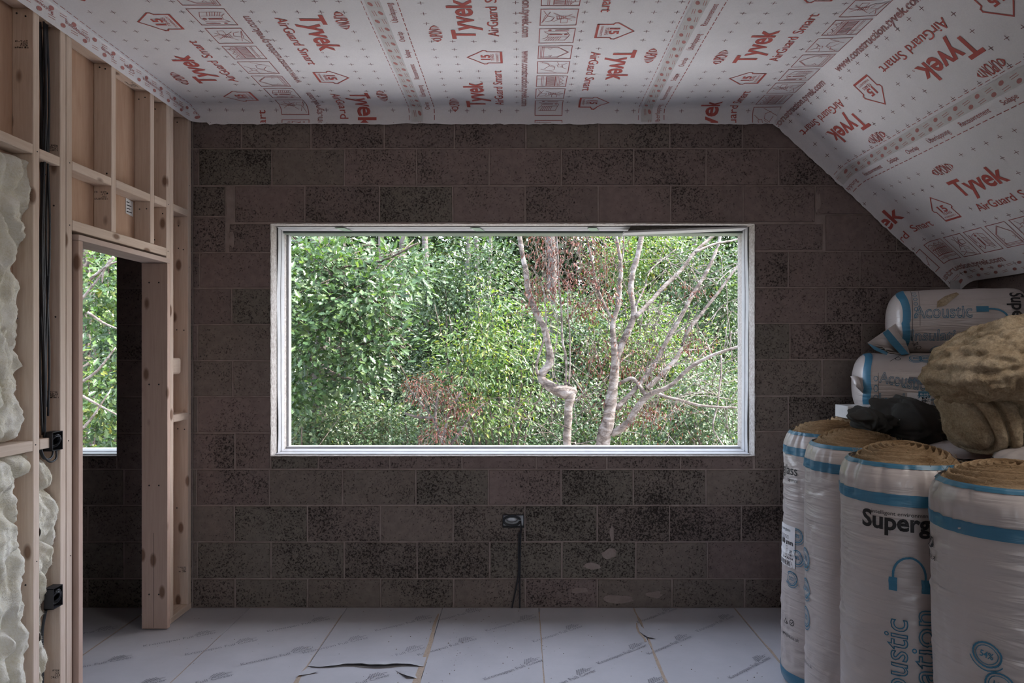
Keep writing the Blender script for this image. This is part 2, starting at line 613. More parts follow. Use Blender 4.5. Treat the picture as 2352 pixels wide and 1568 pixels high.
def block(x0, x1, z0, z1, parent, mat, plane='y', proud=None):
    g = 0.0046
    if proud is None:
        proud = random.uniform(-0.0012, 0.0022)
    b = 0.0035
    d = 0.05
    x0, x1, z0, z1 = x0 + g, x1 - g, z0 + g, z1 - g
    j = lambda: random.uniform(-0.0016, 0.0016)
    o4 = [(x0 + j(), z0 + j()), (x1 + j(), z0 + j()), (x1 + j(), z1 + j()), (x0 + j(), z1 + j())]
    i4 = [(p[0] + b * (1 if k in (0, 3) else -1), p[1] + b * (1 if k < 2 else -1)) for k, p in enumerate(o4)]
    cx, cz = (x0 + x1) / 2, (z0 + z1) / 2
    y = WY - proud
    V = [(p[0], y + d, p[1]) for p in o4] + [(p[0], y + b, p[1]) for p in o4] + [(p[0], y, p[1]) for p in i4]
    if plane == 'x':
        V = [(RX + (q[1] - WY), q[0], q[2]) for q in V]
        org = (RX, cx, cz)
    else:
        org = (cx, WY, cz)
    Fs = []
    for a in (0, 4):
        for k in range(4):
            k2 = (k + 1) % 4
            Fs.append((a + k, a + k2, a + 4 + k2, a + 4 + k))
    Fs.append((8, 9, 10, 11))
    if plane == 'x':
        Fs = [f[::-1] for f in Fs]
    return pyd('block', V, Fs, mat, parent, False, org)

ROWS = [
    (238, 341, [442, 554, 713.5, 882.6, 1043.4, 1207.6, 1375.6, 1539, 1706, 1873, 2036, 2246]),
    (341, 426.5, [442, 456.5, 624, 790.7, 957, 1123.7, 1289.7, 1455.5, 1622, 1789, 1956, 2120, 2246]),
    (426.5, 511, [538, 700, 871, 1040, 1206, 1374, 1540.6, 1707, 1873]),
    (426.5, 497, [442, 518]), (497, 580, [442, 518]), (513, 580, [525, 622]),
    (426.5, 493, [1874, 2045, 2246]),
    (513, 575, [1733, 1891]), (493, 577, [1895, 2060, 2246]),
    (580, 661.6, [442, 458, 622]), (661.6, 745.5, [442, 532, 622]), (745.5, 828, [442, 453, 622]),
    (828, 911, [442, 534, 622]), (911, 994.5, [442, 453, 622]), (994.5, 1077.5, [442, 539, 621]),
    (577, 660, [1733, 1811, 1976, 2142, 2246]), (660, 742, [1733, 1898, 2045, 2246]), (742, 826, [1733, 1815, 1980, 2145, 2246]),
    (826, 909, [1733, 1889, 2055, 2246]), (909, 991, [1733, 1811, 1976, 2140, 2246]), (991, 1077.5, [1733, 1890, 2055, 2246]),
    (1047.5, 1077.5, [621, 731, 894.7, 1061, 1231.6, 1394, 1563.8, 1730.6]),
    (1077.5, 1161, [442, 451, 618, 786, 954.8, 1122, 1289, 1455, 1622, 1790, 1957, 2124, 2246]),
    (1161, 1244.5, [442, 537.5, 705.7, 873, 1040.5, 1205.6, 1372, 1537.7, 1703, 1870, 2036, 2246]),
    (1244.5, 1329, [442, 452.7, 622, 790.5, 958, 1124.5, 1290.4, 1461, 1625, 1793, 1960, 2125, 2246]),
    (1329, 1396, [442, 539, 706, 874, 1042, 1207, 1372, 1544, 1710.7, 1877, 2044, 2246]),
]
# the same courses carry on behind the partition into the adjoining room
low = [1077.5, 1161, 1244.5, 1329, 1396]
for k in range(4):
    ROWS.append((low[k], low[k + 1], [-330, -213, -47, 118, 284, 442] if k % 2 == 0 else [-330, -130, 36, 201, 367, 442]))
mid = [514, 580, 661.6, 745.5, 828, 911, 994.5, 1077.5]
for k in range(7):
    ROWS.append((mid[k], mid[k + 1], [267, 442] if k % 2 == 0 else [267, 355, 442]))
    ROWS.append((mid[k], mid[k + 1], [-330, -225, -58, 117]))
ROWS.append((1047.5, 1077.5, [117, 201, 267]))
for a, b in ((238, 341), (341, 426.5), (426.5, 514)):
    ROWS.append((a, b, [-330, -213, -47, 118, 284, 442]))
for v0, v1, us in ROWS:
    for u0, u1 in zip(us[:-1], us[1:]):
        mat = M['block_grey'] if (v0 > 1070 and random.random() < 0.85) or (v0 > 700 and u0 > 1700) or random.random() < 0.10 else M['block_brown']
        if v0 == 1161 and u0 == 1040.5:
            hV, hF = holed_wall(wx(u0) + 0.0046, wx(u1) - 0.0046, wz(v1) + 0.0046, wz(v0) - 0.0046, WY - 0.001, WY + 0.05,
                                [(SOCK[0] - 0.003, SOCK[1] + 0.003, SOCK[2] - 0.003, SOCK[3] + 0.003)])
            pyd('block', hV, hF, mat, wall_back)
            continue
        pr = None
        if (v0, u0) == (426.5, 1874):
            pr = 0.0035
        block(wx(u0), wx(u1), wz(v1), wz(v0), wall_back, mat, 'y', pr)
# smeared mortar seam where two bonds meet left of the window head, and splashes low down
def smear(cx, cz, sx, sz, mat, k):
    n = 18
    pts = []
    for i in range(n):
        a = 2 * PI * i / n
        r = 1 + 0.45 * noise.noise(Vector((math.cos(a) * 1.7 + k, math.sin(a) * 1.7, k * 3.1)))
        pts.append((cx + sx * r * math.cos(a), WY - 0.0028, cz + sz * r * math.sin(a)))
    c = len(pts)
    pts2 = pts + [(cx, WY - 0.005, cz)]
    return pyd('mortar_smear', pts2, [(i, c, (i + 1) % n) for i in range(n)], mat, wall_back, True)
smear(wx(528), wz(462), 0.024, 0.10, M['mortar'], 1.0)
smear(wx(533), wz(550), 0.018, 0.05, M['mortar'], 2.0)
smear(wx(1880), wz(462), 0.02, 0.075, M['mortar'], 3.0)
for (u, v_, a, b, k) in ((1398, 1270, .05, .03, 4), (1360, 1300, .05, .022, 5), (1405, 1225, .012, .05, 6), (1420, 1375, .09, .025, 7), (1330, 1355, .05, .02, 8), (1505, 1365, .05, .02, 9)):
    smear(wx(u), wz(v_), a, b, M['mortar'], k)
ink = Ink()
ink.text('A37', 0, 0, cap=0.030, length=0.066)
ink.build('pencil_mark', lambda a, b: Vector((wx(1213) + a, WY - 0.0035, wz(1187) + b)), M['dark'], wall_back)

# ------------------------------------------------------------------ knee wall under the slope
wall_right = struct('wall_right')
pyd('mortar_bed', *holed_wall(BACK, WY, -0.1, 2.35, 0, 0.1, []), M['mortar'], wall_right)
mb = wall_right.children[0]
mb.data.transform(__import__('mathutils').Matrix(((0, 1, 0, RX + 0.0045), (1, 0, 0, 0), (0, 0, 1, 0), (0, 0, 0, 1))))
mb.data.flip_normals()
zc = 0.0
row = 0
while zc < 2.2:
    y = 0.2 - (0.225 if row % 2 else 0)
    while y < WY:
        block(y, min(y + 0.45, WY), zc, zc + 0.225, wall_right, M['block_brown'], 'x')
        y += 0.45
    zc += 0.225
    row += 1
# grey strip of felt in the corner under the slope
beam('corner_strip', wx(2180), wx(2203), WY - 0.012, WY - 0.004, 1.85, 2.02, M['adhesive'], wall_back, 0.001)

wall_rear = struct('wall_rear')
pyd('plain_wall', *holed_wall(FARX, RX + 0.1, -0.1, CEIL + 0.1, BACK - 0.1, BACK, [(-0.7, 0.3, 0.9, 2.0)]), M['plaster'], wall_rear)  # opening added behind the camera to let fill light in
wall_far = struct('wall_left_far')
beam('plain_wall', FARX - 0.1, FARX, BACK, WY + 0.2, -0.1, CEIL + 0.1, M['block_grey'], wall_far, 0)
ceil2 = struct('ceiling_adjoining')
beam('ceiling_panel', FARX, -2.14, BACK, WY, CEIL - 0.02, CEIL + 0.05, M['plaster'], ceil2, 0)
roof = struct('roof')
V = [(FARX - 0.2, BACK - 0.3, 3.3), (FARX - 0.2, WY + 0.32, 3.3), (1.75, WY + 0.32, 3.3), (1.75, BACK - 0.3, 3.3), (3.6, WY + 0.32, 1.6), (3.6, BACK - 0.3, 1.6)]
V += [(x, y, z + 0.08) for x, y, z in V]
pyd('roof_deck', V, [(0, 1, 2, 3), (3, 2, 4, 5), (6, 9, 8, 7), (9, 11, 10, 8), (0, 6, 7, 1), (1, 7, 8, 2), (2, 8, 10, 4), (4, 10, 11, 5), (5, 11, 9, 3), (3, 9, 6, 0)], M['dark_gap'], roof)
V, Fc = holed_wall(FARX - 0.2, 3.3, -1.6, 0.0, WY + 0.2, WY + 0.29, [])
lower = struct('wall_lower_storey')
pyd('lower_wall', V, Fc, M['mortar_pale'], lower)

# ------------------------------------------------------------------ floor
floor = struct('floor')
beam('subfloor', FARX, RX, BACK, WY + 0.05, -0.12, -0.022, M['dark_gap'], floor, 0)
JX = [FARX, -3.47, -2.87, -2.28, -1.67, -1.07, -0.48, 0.115, 0.70, 1.32, 1.93, 2.53, RX]
CUTS = {5: [3.43, 1.1], 0: [2.0], 1: [0.4], 2: [2.3, 0], 3: [1.7], 4: [0.9], 6: [1.5], 7: [2.2], 8: [0.7], 9: [1.9], 10: [0.9], 11: [1.0]}
boards = {}
for i in range(len(JX) - 1):
    ys = [BACK] + sorted(CUTS.get(i, [])) + [WY]
    for a, b in zip(ys[:-1], ys[1:]):
        boards[(i, b)] = beam('floor_board', JX[i] + 0.0016, JX[i + 1] - 0.0016, a + 0.0016, b - 0.0016, -0.022, random.uniform(-0.0008, 0.0006), M['film'], floor, 0.0012)
# joints where the film has torn and the bare chipboard shows
def seam(pts, widths, z=0.0016, mat='chip', name='torn_seam'):
    V, Fc = [], []
    for i, ((x, y), wd) in enumerate(zip(pts, widths)):
        V += [(x - wd / 2 + random.uniform(-.002, .002), y, z), (x + wd / 2 + random.uniform(-.003, .003), y, z)]
        if i:
            Fc.append((2 * i - 2, 2 * i - 1, 2 * i + 1, 2 * i))
    return pyd(name, V, Fc, M[mat], floor)
ln = lambda a, b, n: [a + (b - a) * i / (n - 1) for i in range(n)]
seam([(-0.492 + 0.004 * math.sin(y * 9), y) for y in ln(3.0, 4.12, 18)], [0.045 - 0.037 * i / 17 + random.uniform(0, .006) for i in range(18)])
seam([(0.115, y) for y in ln(3.0, 4.15, 12)], [0.006] * 12)
seam([(0.702 + 0.004 * math.sin(y * 7), y) for y in ln(3.0, 4.21, 20)], [0.012 + random.uniform(-.004, .007) for i in range(20)])
seam([(0.688 - 0.02 * abs(math.sin((y - 3.75) * 12)), y) for y in ln(3.72, 3.98, 8)], [0.012] * 8)
seam([(1.322, y) for y in ln(3.3, 4.21, 10)], [0.010 + random.uniform(-.003, .004) for i in range(10)])
seam([(-1.67, y) for y in ln(3.0, 3.8, 10)], [0.005] * 10)
seam([(-1.072, y) for y in ln(3.0, 3.44, 8)], [0.035, .03, .028, .03, .024, .02, .012, .006])
seam([(-1.072, y) for y in ln(3.44, 4.1, 8)], [0.006] * 8)
seam([(-2.28, y) for y in ln(3.2, 4.1, 8)], [0.007] * 8)
# film lifted along the end joint of one board
V, Fc = [], []
n = 26
for i in range(n + 1):
    x = -1.065 + 0.58 * i / n
    h = 0.003 + 0.016 * math.sin(PI * (i / n) ** 1.4) + 0.002 * math.sin(i * 1.7)
    V += [(x, 3.435 + 0.11, 0.0012), (x, 3.435 + 0.05, 0.002 + h * 0.35), (x, 3.430 - 0.010 * math.sin(i * .5), 0.002 + h), (x, 3.424 - 0.010 * math.sin(i * .5), 0.002 + h * 0.8)]
    if i:
        for k in range(3):
            a = 4 * (i - 1) + k
            Fc.append((a, a + 4, a + 5, a + 1))
pyd('lifted_film', V, Fc, M['film'], floor, True)
def flap(pts, h, name='torn_flap'):
    n = len(pts)
    c = Vector((sum(p[0] for p in pts) / n, sum(p[1] for p in pts) / n, h))
    V = [(x, y, 0.003 + (h * 0.8 if i % 2 else 0)) for i, (x, y) in enumerate(pts)] + [c]
    return pyd(name, V, [(i, (i + 1) % n, n) for i in range(n)], M['film'], floor, True)
flap([(-0.62, 3.385), (-0.52, 3.34), (-0.50, 3.30), (-0.55, 3.305), (-0.60, 3.36)], 0.014)
flap([(-1.06, 3.42), (-0.99, 3.36), (-1.03, 3.345), (-1.085, 3.31)], 0.010)
flap([(0.68, 3.99), (0.715, 3.82), (0.745, 3.76), (0.70, 3.755), (0.672, 3.85)], 0.012)
# print on the film: seed-cone mark and slanted words
def cone(ink, x, y, rot, s=1.0):
    one = Ink()
    for r in range(4):
        for c_ in range(7 - r):
            one.disc(-0.045 + c_ * 0.0155 + r * 0.009, -0.018 + r * 0.0125, 0.0065, 0.0048, 6, 0.5)
    one.line([(0.05, 0.0), (0.075, -0.004)], 0.004)
    ink.sub(one, x, y, rot, s)
ink = Ink()
for (u, v_) in ((270, 1510), (465, 1453), (560, 1470), (685, 1490), (815, 1465), (945, 1488), (345, 1562), (500, 1550), (730, 1421), (965, 1418), (1065, 1468), (1205, 1417), (1215, 1517), (1310, 1439), (1335, 1541), (1455, 1483), (1560, 1463), (1740, 1511), (1500, 1562), (1530, 1398), (1660, 1416), (1080, 1400), (240, 1442), (860, 1551)):
    d = CAMZ / ((v_ - 810) / F)
    x, y = (u - 1195) / F * d, d
    ang = math.radians(31 + 9 * (x + 1.5) / 3)
    cone(ink, x, y, ang, 0.85)
    ink.text('Kronospan Full Cover', x - 0.30 * math.cos(ang) + 0.03, y - 0.30 * math.sin(ang) - 0.035, cap=0.026, length=0.36, rot=ang)
ink.build('film_print', lambda a, b: Vector((a, b, 0.0014)), M['film_print'], floor, clip=[((0, WY - 0.01), (0, 1)), ((2.6, 0), (1, 0))])

# ------------------------------------------------------------------ window openings
def closer(name, ax, a0, a1, flip, y0, y1, base, parent, bow=0.0, n=14, prof=None):
    """white cavity closer: a stepped profile run along one side of an opening.
    ax 'z' = upright at x=base, ax 'x' = level at z=base; flip = direction into the opening"""
    prof = prof or [(0.0, 0.0), (0.0, 0.005), (0.44, 0.005), (0.46, 0.0025), (0.54, 0.0025), (0.56, 0.007), (1.0, 0.009), (1.0, 0.0)]
    V, Fc = [], []
    m = len(prof)
    for i in range(n + 1):
        t_ = i / n
        p = a0 + (a1 - a0) * t_
        off = bow * (0.6 * math.sin(t_ * PI * 2.3 + 0.4) + 0.4 * math.sin(t_ * PI * 5))
        for (q, h) in prof:
            y = y0 + (y1 - y0) * q
            d = flip * (h + off * (1 - q) + 0.004)
            V.append((base + d, y, p) if ax == 'z' else (p, y, base + d))
        if i:
            for k in range(m - 1):
                a = (i - 1) * m + k
                Fc.append((a, a + 1, a + m + 1, a + m))
    return pyd(name, V, Fc, M['upvc'], parent, False)

win1 = struct('window_1')
x0, x1, z0, z1 = W1
closer('cavity_closer', 'z', z0, z1, 1, WY + 0.095, WY + 0.205, x0, win1, 0.006)
closer('cavity_closer', 'z', z0, z1, -1, WY + 0.095, WY + 0.205, x1, win1, 0.006)
closer('cavity_closer', 'x', x0 + 0.015, x1 - 0.015, 1, WY + 0.03, WY + 0.235, z0, win1, 0.0)
closer('cavity_closer', 'x', x0 + 0.015, wx(1433) + 0.05, -1, WY + 0.06, WY + 0.17, z1, win1, 0.0)
# the right length of the head closer has dropped at its inner end
V, Fc = [], []
for i in range(9):
    t_ = i / 8
    x = wx(1437) + (x1 - 0.03 - wx(1437)) * t_
    dz = 0.030 * (1 - t_) + 0.004
    for (y, h) in ((WY + 0.05, dz), (WY + 0.05, dz + 0.012), (WY + 0.15, dz + 0.012), (WY + 0.15, dz)):
        V.append((x, y, z1 - h))
    if i:
        for k in range(4):
            a = 4 * (i - 1)
            Fc.append((a + k, a + (k + 1) % 4, a + 4 + (k + 1) % 4, a + 4 + k))
Fc += [(0, 1, 2, 3), (35, 34, 33, 32)]
pyd('cavity_closer', V, Fc, M['upvc'], win1)['label'] = 'loose white closer strip hanging down at the head'
for u in (785, 1100, 1373):
    c = wx(u)
    V = []
    for y, dx in ((WY + 0.055, -0.03), (WY + 0.165, 0.0)):
        for zz in (-0.013, -0.016):
            V += [(c + dx - 0.028, y, z1 + zz), (c + dx + 0.028, y, z1 + zz)]
    pyd('fixing_tag', V, [(0, 1, 5, 4), (2, 6, 7, 3), (0, 2, 3, 1), (4, 5, 7, 6), (0, 4, 6, 2), (1, 3, 7, 5)], M['green_tag'], win1)
# pale mortar edges round the opening
def rough_edge(pts_fn, n, parent, name='mortar_edge'):
    V, Fc = [], []
    for i in range(n + 1):
        r = random.uniform(-0.003, 0.003)
        for q in pts_fn(i / n, r):
            V.append(q)
        if i:
            for k in range(2):
                a = 3 * (i - 1) + k
                Fc.append((a, a + 1, a + 4, a + 3))
    return pyd(name, V, Fc, M['mortar_pale'], parent, False)
rough_edge(lambda t_, r: [(x0 - 0.001 + r, WY - 0.002, z0 + (z1 - z0) * t_), (x0 + 0.002, WY + 0.004, z0 + (z1 - z0) * t_), (x0 + 0.003, WY + 0.10, z0 + (z1 - z0) * t_)], 60, win1)
rough_edge(lambda t_, r: [(x1 + 0.001 + r, WY - 0.002, z0 + (z1 - z0) * t_), (x1 - 0.002, WY + 0.004, z0 + (z1 - z0) * t_), (x1 - 0.003, WY + 0.10, z0 + (z1 - z0) * t_)], 60, win1)
rough_edge(lambda t_, r: [(x0 + (x1 - x0) * t_, WY - 0.003, z0 - 0.003 + r), (x0 + (x1 - x0) * t_, WY - 0.001, z0 + 0.003), (x0 + (x1 - x0) * t_, WY + 0.06, z0 + 0.004)], 110, win1)
rough_edge(lambda t_, r: [(x0 + (x1 - x0) * t_, WY - 0.002, z1 + 0.002 + r), (x0 + (x1 - x0) * t_, WY + 0.004, z1 - 0.002), (x0 + (x1 - x0) * t_, WY + 0.06, z1 - 0.003)], 110, win1)
# white outer bead and the lintel over the outer leaf
beam('outer_lintel', x0 + 0.01, x1 - 0.01, WY + 0.185, WY + 0.30, z1 - 0.026, z1 - 0.010, M['steel_lintel'], win1, 0.001)
beam('outer_bead', x0 + 0.012, x0 + 0.026, WY + 0.25, WY + 0.30, z0, z1, M['upvc'], win1, 0.001)
beam('outer_bead', x0, x1, WY + 0.235, WY + 0.30, z0, z0 + 0.026, M['upvc'], win1, 0.001)

win2 = struct('window_2')
a0, a1, b0, b1 = W2
closer('cavity_closer', 'x', a0, a1 - 0.004, 1, WY + 0.03, WY + 0.235, b0, win2)
closer('cavity_closer', 'z', b0, b1, 1, WY + 0.095, WY + 0.205, a0, win2)
closer('cavity_closer', 'z', b0, b1, -1, WY + 0.095, WY + 0.205, a1, win2)
rough_edge(lambda t_, r: [(a0 + (a1 - a0) * t_, WY - 0.003, b0 - 0.003 + r), (a0 + (a1 - a0) * t_, WY - 0.001, b0 + 0.003), (a0 + (a1 - a0) * t_, WY + 0.06, b0 + 0.004)], 50, win2)

# ------------------------------------------------------------------ stud partition on the left
wall_left = struct('wall_left')
DP = 0.089
PZ = 3.013
def stud(y0, y1, z0=0.038, z1=PZ, name='stud', x0=LX - DP, x1=LX):
    return beam(name, x0, x1, y0, y1, z0, z1, M['wood_z'], wall_left, 0.0025)
sA = stud(2.845, 2.883)
sB1 = stud(3.012, 3.050)
sB2 = stud(3.053, 3.092)
sC = stud(3.391, 3.428, 2.178)
sD = stud(3.747, 3.786, 2.178)
sE1 = stud(3.918, 3.956)
sE2 = stud(3.958, 3.997)
sF = stud(4.172, 4.210)
for y in (2.40, 2.0, 1.6, 1.2, 0.8, 0.4, 0.0, -0.4, -0.8, -1.2, -1.6, -2.0, -2.4):
    stud(y, y + 0.038)
def lengthwise(name, y0, y1, z0, z1, x0=LX - DP, x1=LX):
    return beam(name, x0, x1, y0, y1, z0, z1, M['wood_y'], wall_left, 0.0025)
pl = lengthwise('top_plate', BACK, WY - 0.004, PZ, PZ + 0.038)
lengthwise('top_plate', BACK, WY - 0.004, PZ + 0.039, PZ + 0.076)
lengthwise('sole_plate', BACK, 3.10, 0.0, 0.038)
lengthwise('sole_plate', 3.92, WY - 0.004, 0.0, 0.038)
for a, b, z in ((2.44, 2.844, 2.405), (2.884, 3.011, 2.398), (3.093, 3.390, 2.404), (3.429, 3.746, 2.406), (3.787, 3.917, 2.410), (3.998, 4.171, 2.408), (2.04, 2.399, 2.40), (1.64, 1.999, 2.40)):
    lengthwise('noggin', a, b, z, z + 0.040)
for a, b in ((2.44, 2.844), (2.04, 2.399), (1.64, 1.999)):
    lengthwise('noggin', a, b, 1.165, 1.209)
lengthwise('noggin', 2.884, 2.945, 1.165, 1.209)
lengthwise('noggin', 3.998, 4.171, 1.168, 1.212)
beam('noggin', LX - 0.070, LX - 0.012, 3.999, 4.115, 1.448, 1.545, M['wood_y'], wall_left, 0.014, 3)
lengthwise('lintel', 3.094, 3.917, 2.130, 2.177)
# plywood on the far face
def panel(y0, y1, z0, z1):
    return beam('plywood_panel', LX - DP - 0.012, LX - DP - 0.0005, y0 + 0.001, y1 - 0.001, z0, z1, M['ply'], wall_left, 0.0008)
panel(-0.2, 1.02, 0.0, 3.05)
panel(1.02, 2.24, 0.0, 3.05)
panel(2.24, 3.09, 0.0, 3.05)
panel(3.09, 3.41, 2.135, 3.05)
pp = panel(3.41, 3.93, 2.135, 3.05)
panel(3.93, WY - 0.01, 0.0, 3.05)
panel(BACK, -0.2, 0.0, 3.05)
# nail and screw heads
def screw(par, p, axis, r=0.0042):
    bm = bmesh.new()
    bmesh.ops.create_cone(bm, cap_ends=True, segments=8, radius1=r, radius2=r * 0.8, depth=0.003)
    q = Vector(axis).to_track_quat('Z', 'Y')
    for v_ in bm.verts:
        v_.co = q @ v_.co
    o = bmobj('screw_head', bm, M['screw'], par)
    o.location = Vector(p) - gloc(par)
for s in (sA, sB1, sC, sD, sE1, sF):
    yf = s.location.y - 0.0192
    zb = s.location.z
    for dz in (PZ - 0.035, 2.46, 2.36, 2.22, 1.72, 1.10, 0.62, 0.12):
        if s in (sC, sD) and dz < 2.3:
            continue
        for dx in (0.026, 0.064):
            if random.random() < 0.72:
                screw(s, (LX - dx + random.uniform(-.006, .006), yf, dz + random.uniform(-.015, .015)), (0, -1, 0), 0.0046)
for s, zs in ((sA, (2.42, 1.19, 0.7)), (sB2, (2.43, 2.15, 1.18, 0.66)), (sE1, (2.43, 2.16, 1.4)), (sF, (2.6, 2.1, 1.2))):
    for z in zs:
        screw(s, (LX + 0.0005, s.location.y + random.uniform(-.008, .008), z), (1, 0, 0), 0.003)

door = struct('door_1')
jl = beam('door_jamb', -2.156, -2.009, 3.106, 3.136, 0.004, 2.086, M['lining'], door, 0.0015)
jr = beam('door_jamb', -2.156, -2.009, 3.887, 3.916, 0.004, 2.086, M['lining'], door, 0.0015)
beam('door_head', -2.156, -2.009, 3.106, 3.916, 2.0875, 2.114, M['lining_y'], door, 0.0015)
for z in (1.975, 1.395, 0.82, 0.20):
    for x in (-2.113, -2.058):
        screw(jr, (x, 3.8865, z), (0, -1, 0), 0.0052)
seam_l = pyd('board_joint', [(-2.0875, 3.8868, 0.01), (-2.0855, 3.8868, 0.01), (-2.0855, 3.8868, 0.55), (-2.0875, 3.8868, 0.55)], [(0, 1, 2, 3)], M['screw'], door)

# ink stamps on the timber: short illegible rows of strokes
def stamp(o, fn, w_, h_, seed, name='grade_stamp'):
    rr = random.Random(seed)
    ink = Ink()
    rows = 4
    for r in range(rows):
        x = 0.0
        y = h_ * (rows - 1 - r) / rows
        while x < w_:
            g = rr.choice((0.0035, 0.005, 0.006))
            hh = h_ / rows * 0.78
            if x > w_ * 0.45 or (r in (0, 3) and rr.random() < 0.8):
                for _ in range(3):
                    if rr.random() < 0.5:
                        q = x + g * rr.choice((0.0, 0.5, 1.0))
                        ink.rect(q - 0.0008, y, q + 0.0008, y + hh)
                    else:
                        q = y + hh * rr.choice((0.1, 0.5, 0.9))
                        ink.rect(x, q - 0.0008, x + g, q + 0.0008)
            x += g + 0.0022
    ink.build(name, fn, M['dark'], o)
stamp(sA, lambda a, b: Vector((-2.105 + a, 2.8444, 2.843 + b)), 0.052, 0.036, 1)
stamp(sC, lambda a, b: Vector((-2.113 + a, 3.3904, 2.335 + b)), 0.058, 0.045, 2)
stamp(sB1, lambda a, b: Vector((-2.112 + a, 3.0114, 1.375 + b)), 0.07, 0.032, 3)
stamp(sB1, lambda a, b: Vector((-2.112 + a, 3.0114, 2.465 + b)), 0.07, 0.030, 4)
stamp(sF, lambda a, b: Vector((-2.095 + a, 4.1714, 0.235 + b)), 0.05, 0.036, 5)
stamp(sB1, lambda a, b: Vector((-2.07 + a, 3.0114, 0.14 + b)), 0.035, 0.04, 6)
stamp(pl, lambda a, b: Vector((-2.10 + b, 3.62 + a, PZ - 0.0006)), 0.07, 0.04, 7)
lab = pyd('paper_label', [(LX - DP + 0.0012, 3.665, 2.325), (LX - DP + 0.0012, 3.735, 2.318), (LX - DP + 0.0012, 3.735, 2.40), (LX - DP + 0.0012, 3.665, 2.407)], [(0, 1, 2, 3)], M['paper'], wall_left)
ink = Ink()
for k in range(4):
    ink.rect(0.006, 0.012 + k * 0.017, 0.006 + (0.05, 0.035, 0.045, 0.028)[k], 0.017 + k * 0.017)
ink.build('label_print', lambda a, b: Vector((LX - DP + 0.0018, 3.665 + a, 2.322 + b)), M['dark'], lab)

# ------------------------------------------------------------------ ceiling and slope: printed membrane
ceiling = struct('ceiling')
SB = 3.631
TH = math.radians(42.7)
FR = 0.065
T0 = WY - 0.004 - FR
def prof_pt(S, off):
    k2 = math.tan(TH / 2)
    if S < 0:
        s = min(S, -off)
        return Vector((LX + 0.002 + off, 0, CEIL + s)), Vector((1, 0, 0))
    if S <= SB:
        s = min(max(S, off), SB - off * k2)
        return Vector((LX + 0.002 + s, 0, CEIL - off)), Vector((0, 0, -1))
    s = max(S - SB, off * k2)
    c, sn = math.cos(TH), math.sin(TH)
    return Vector((LX + 0.002 + SB + s * c - off * sn, 0, CEIL - s * sn - off * c)), Vector((-sn, 0, -c))
def membrane(S, t_, lift=0.0):
    """point of the hung membrane: S runs across the sheets, t along them towards the gable, where it turns down the wall"""
    bil = 0.007 * noise.noise(Vector((S * 1.7, t_ * 1.3, 3.3))) + 0.0022 * noise.noise(Vector((S * 6, t_ * 5, 9.1)))
    edge = min(1.0, abs(S) / 0.1, abs(S - SB) / 0.1)
    bil = (bil + 0.004) * edge
    if t_ <= T0:
        p, n_ = prof_pt(S, max(0.0, bil) + lift)
        return Vector((p.x, t_, p.z))
    ph = (t_ - T0) / FR
    k = max(0.0, 1 - (t_ - T0) / 0.05)
    if ph <= PI / 2:
        off = FR * (1 - math.cos(ph)) + lift * math.cos(ph)
        y = T0 + FR * math.sin(ph) - (lift + 0.003) * math.sin(ph)
    else:
        off = FR + (t_ - T0 - FR * PI / 2)
        y = T0 + FR - 0.003 - lift
    p, n_ = prof_pt(S, off + max(0.0, bil) * k)
    wav = 0.003 * (1 + noise.noise(Vector((S * 9, t_ * 9, 1)))) * min(1.0, max(0.0, ph - 1) * 0.8)
    return Vector((p.x, y - wav, p.z))
TEND = T0 + FR * PI / 2 + 0.040
def ragged(S):
    return TEND + 0.006 * noise.noise(Vector((S * 4.0, 0, 5))) + 0.006 * noise.noise(Vector((S * 23.0, 2, 5))) + 0.004 * noise.noise(Vector((S * 70, 4, 5)))
DS = [0.02, 1.50, 2.913, 4.314]
ED = [-0.095, 1.355, 2.768, 4.169]
CS = [0.642, 2.202, 3.543, 4.94]
END = [ED[1] + 0.07, ED[2] + 0.07, ED[3] + 0.07, 5.215]
ROT = [7.241, None, 6.976, 7.04]
SHIFT = [0.10, 0.0, 0.29, 0.355]
def lift_of(k, S):
    if k == 0:
        return 0.0
    return 0.0055 * max(0.0, min(1.0, 1 - (S - ED[k] - 0.16) / 0.12))
tl = [BACK] + ln(-2.4, 1.2, 16) + ln(1.3, 4.05, 50) + [T0 - 0.05, T0 - 0.02] + [T0 + FR * PI / 2 * i / 9 for i in range(10)]

def house15(ink, x, y, rot):
    a = Ink()
    a.line([(-0.066, 0.0), (-0.066, 0.070), (-0.080, 0.078), (-0.081, 0.092), (0, 0.175), (0.081, 0.092), (0.080, 0.078), (0.066, 0.070), (0.066, 0.0)], 0.0065)
    a.rect(-0.068, -0.005, 0.068, 0.007)
    a.text('15', 0, 0.082, cap=0.044, length=0.060, bold=0.035, center=True)
    a.text('YEARS', 0, 0.047, cap=0.017, length=0.075, center=True)
    a.text('WARRANTY', 0, 0.022, cap=0.013, length=0.10, center=True)
    ink.sub(a, x, y, rot)
def oval_name(ink, x, y, rot):
    a = Ink()
    a.text('DUPONT', 0, 0, cap=0.062, length=0.135, bold=0.008, center=True)
    a.V = [(x_, y_ * math.sqrt(max(0.12, 1 - (x_ / 0.078) ** 2))) for x_, y_ in a.V]
    for s in (-1, 1):
        a.poly([(s * 0.068, -0.018), (s * 0.083, 0.0), (s * 0.068, 0.018), (s * 0.072, 0.0)])
    ink.sub(a, x, y, rot)
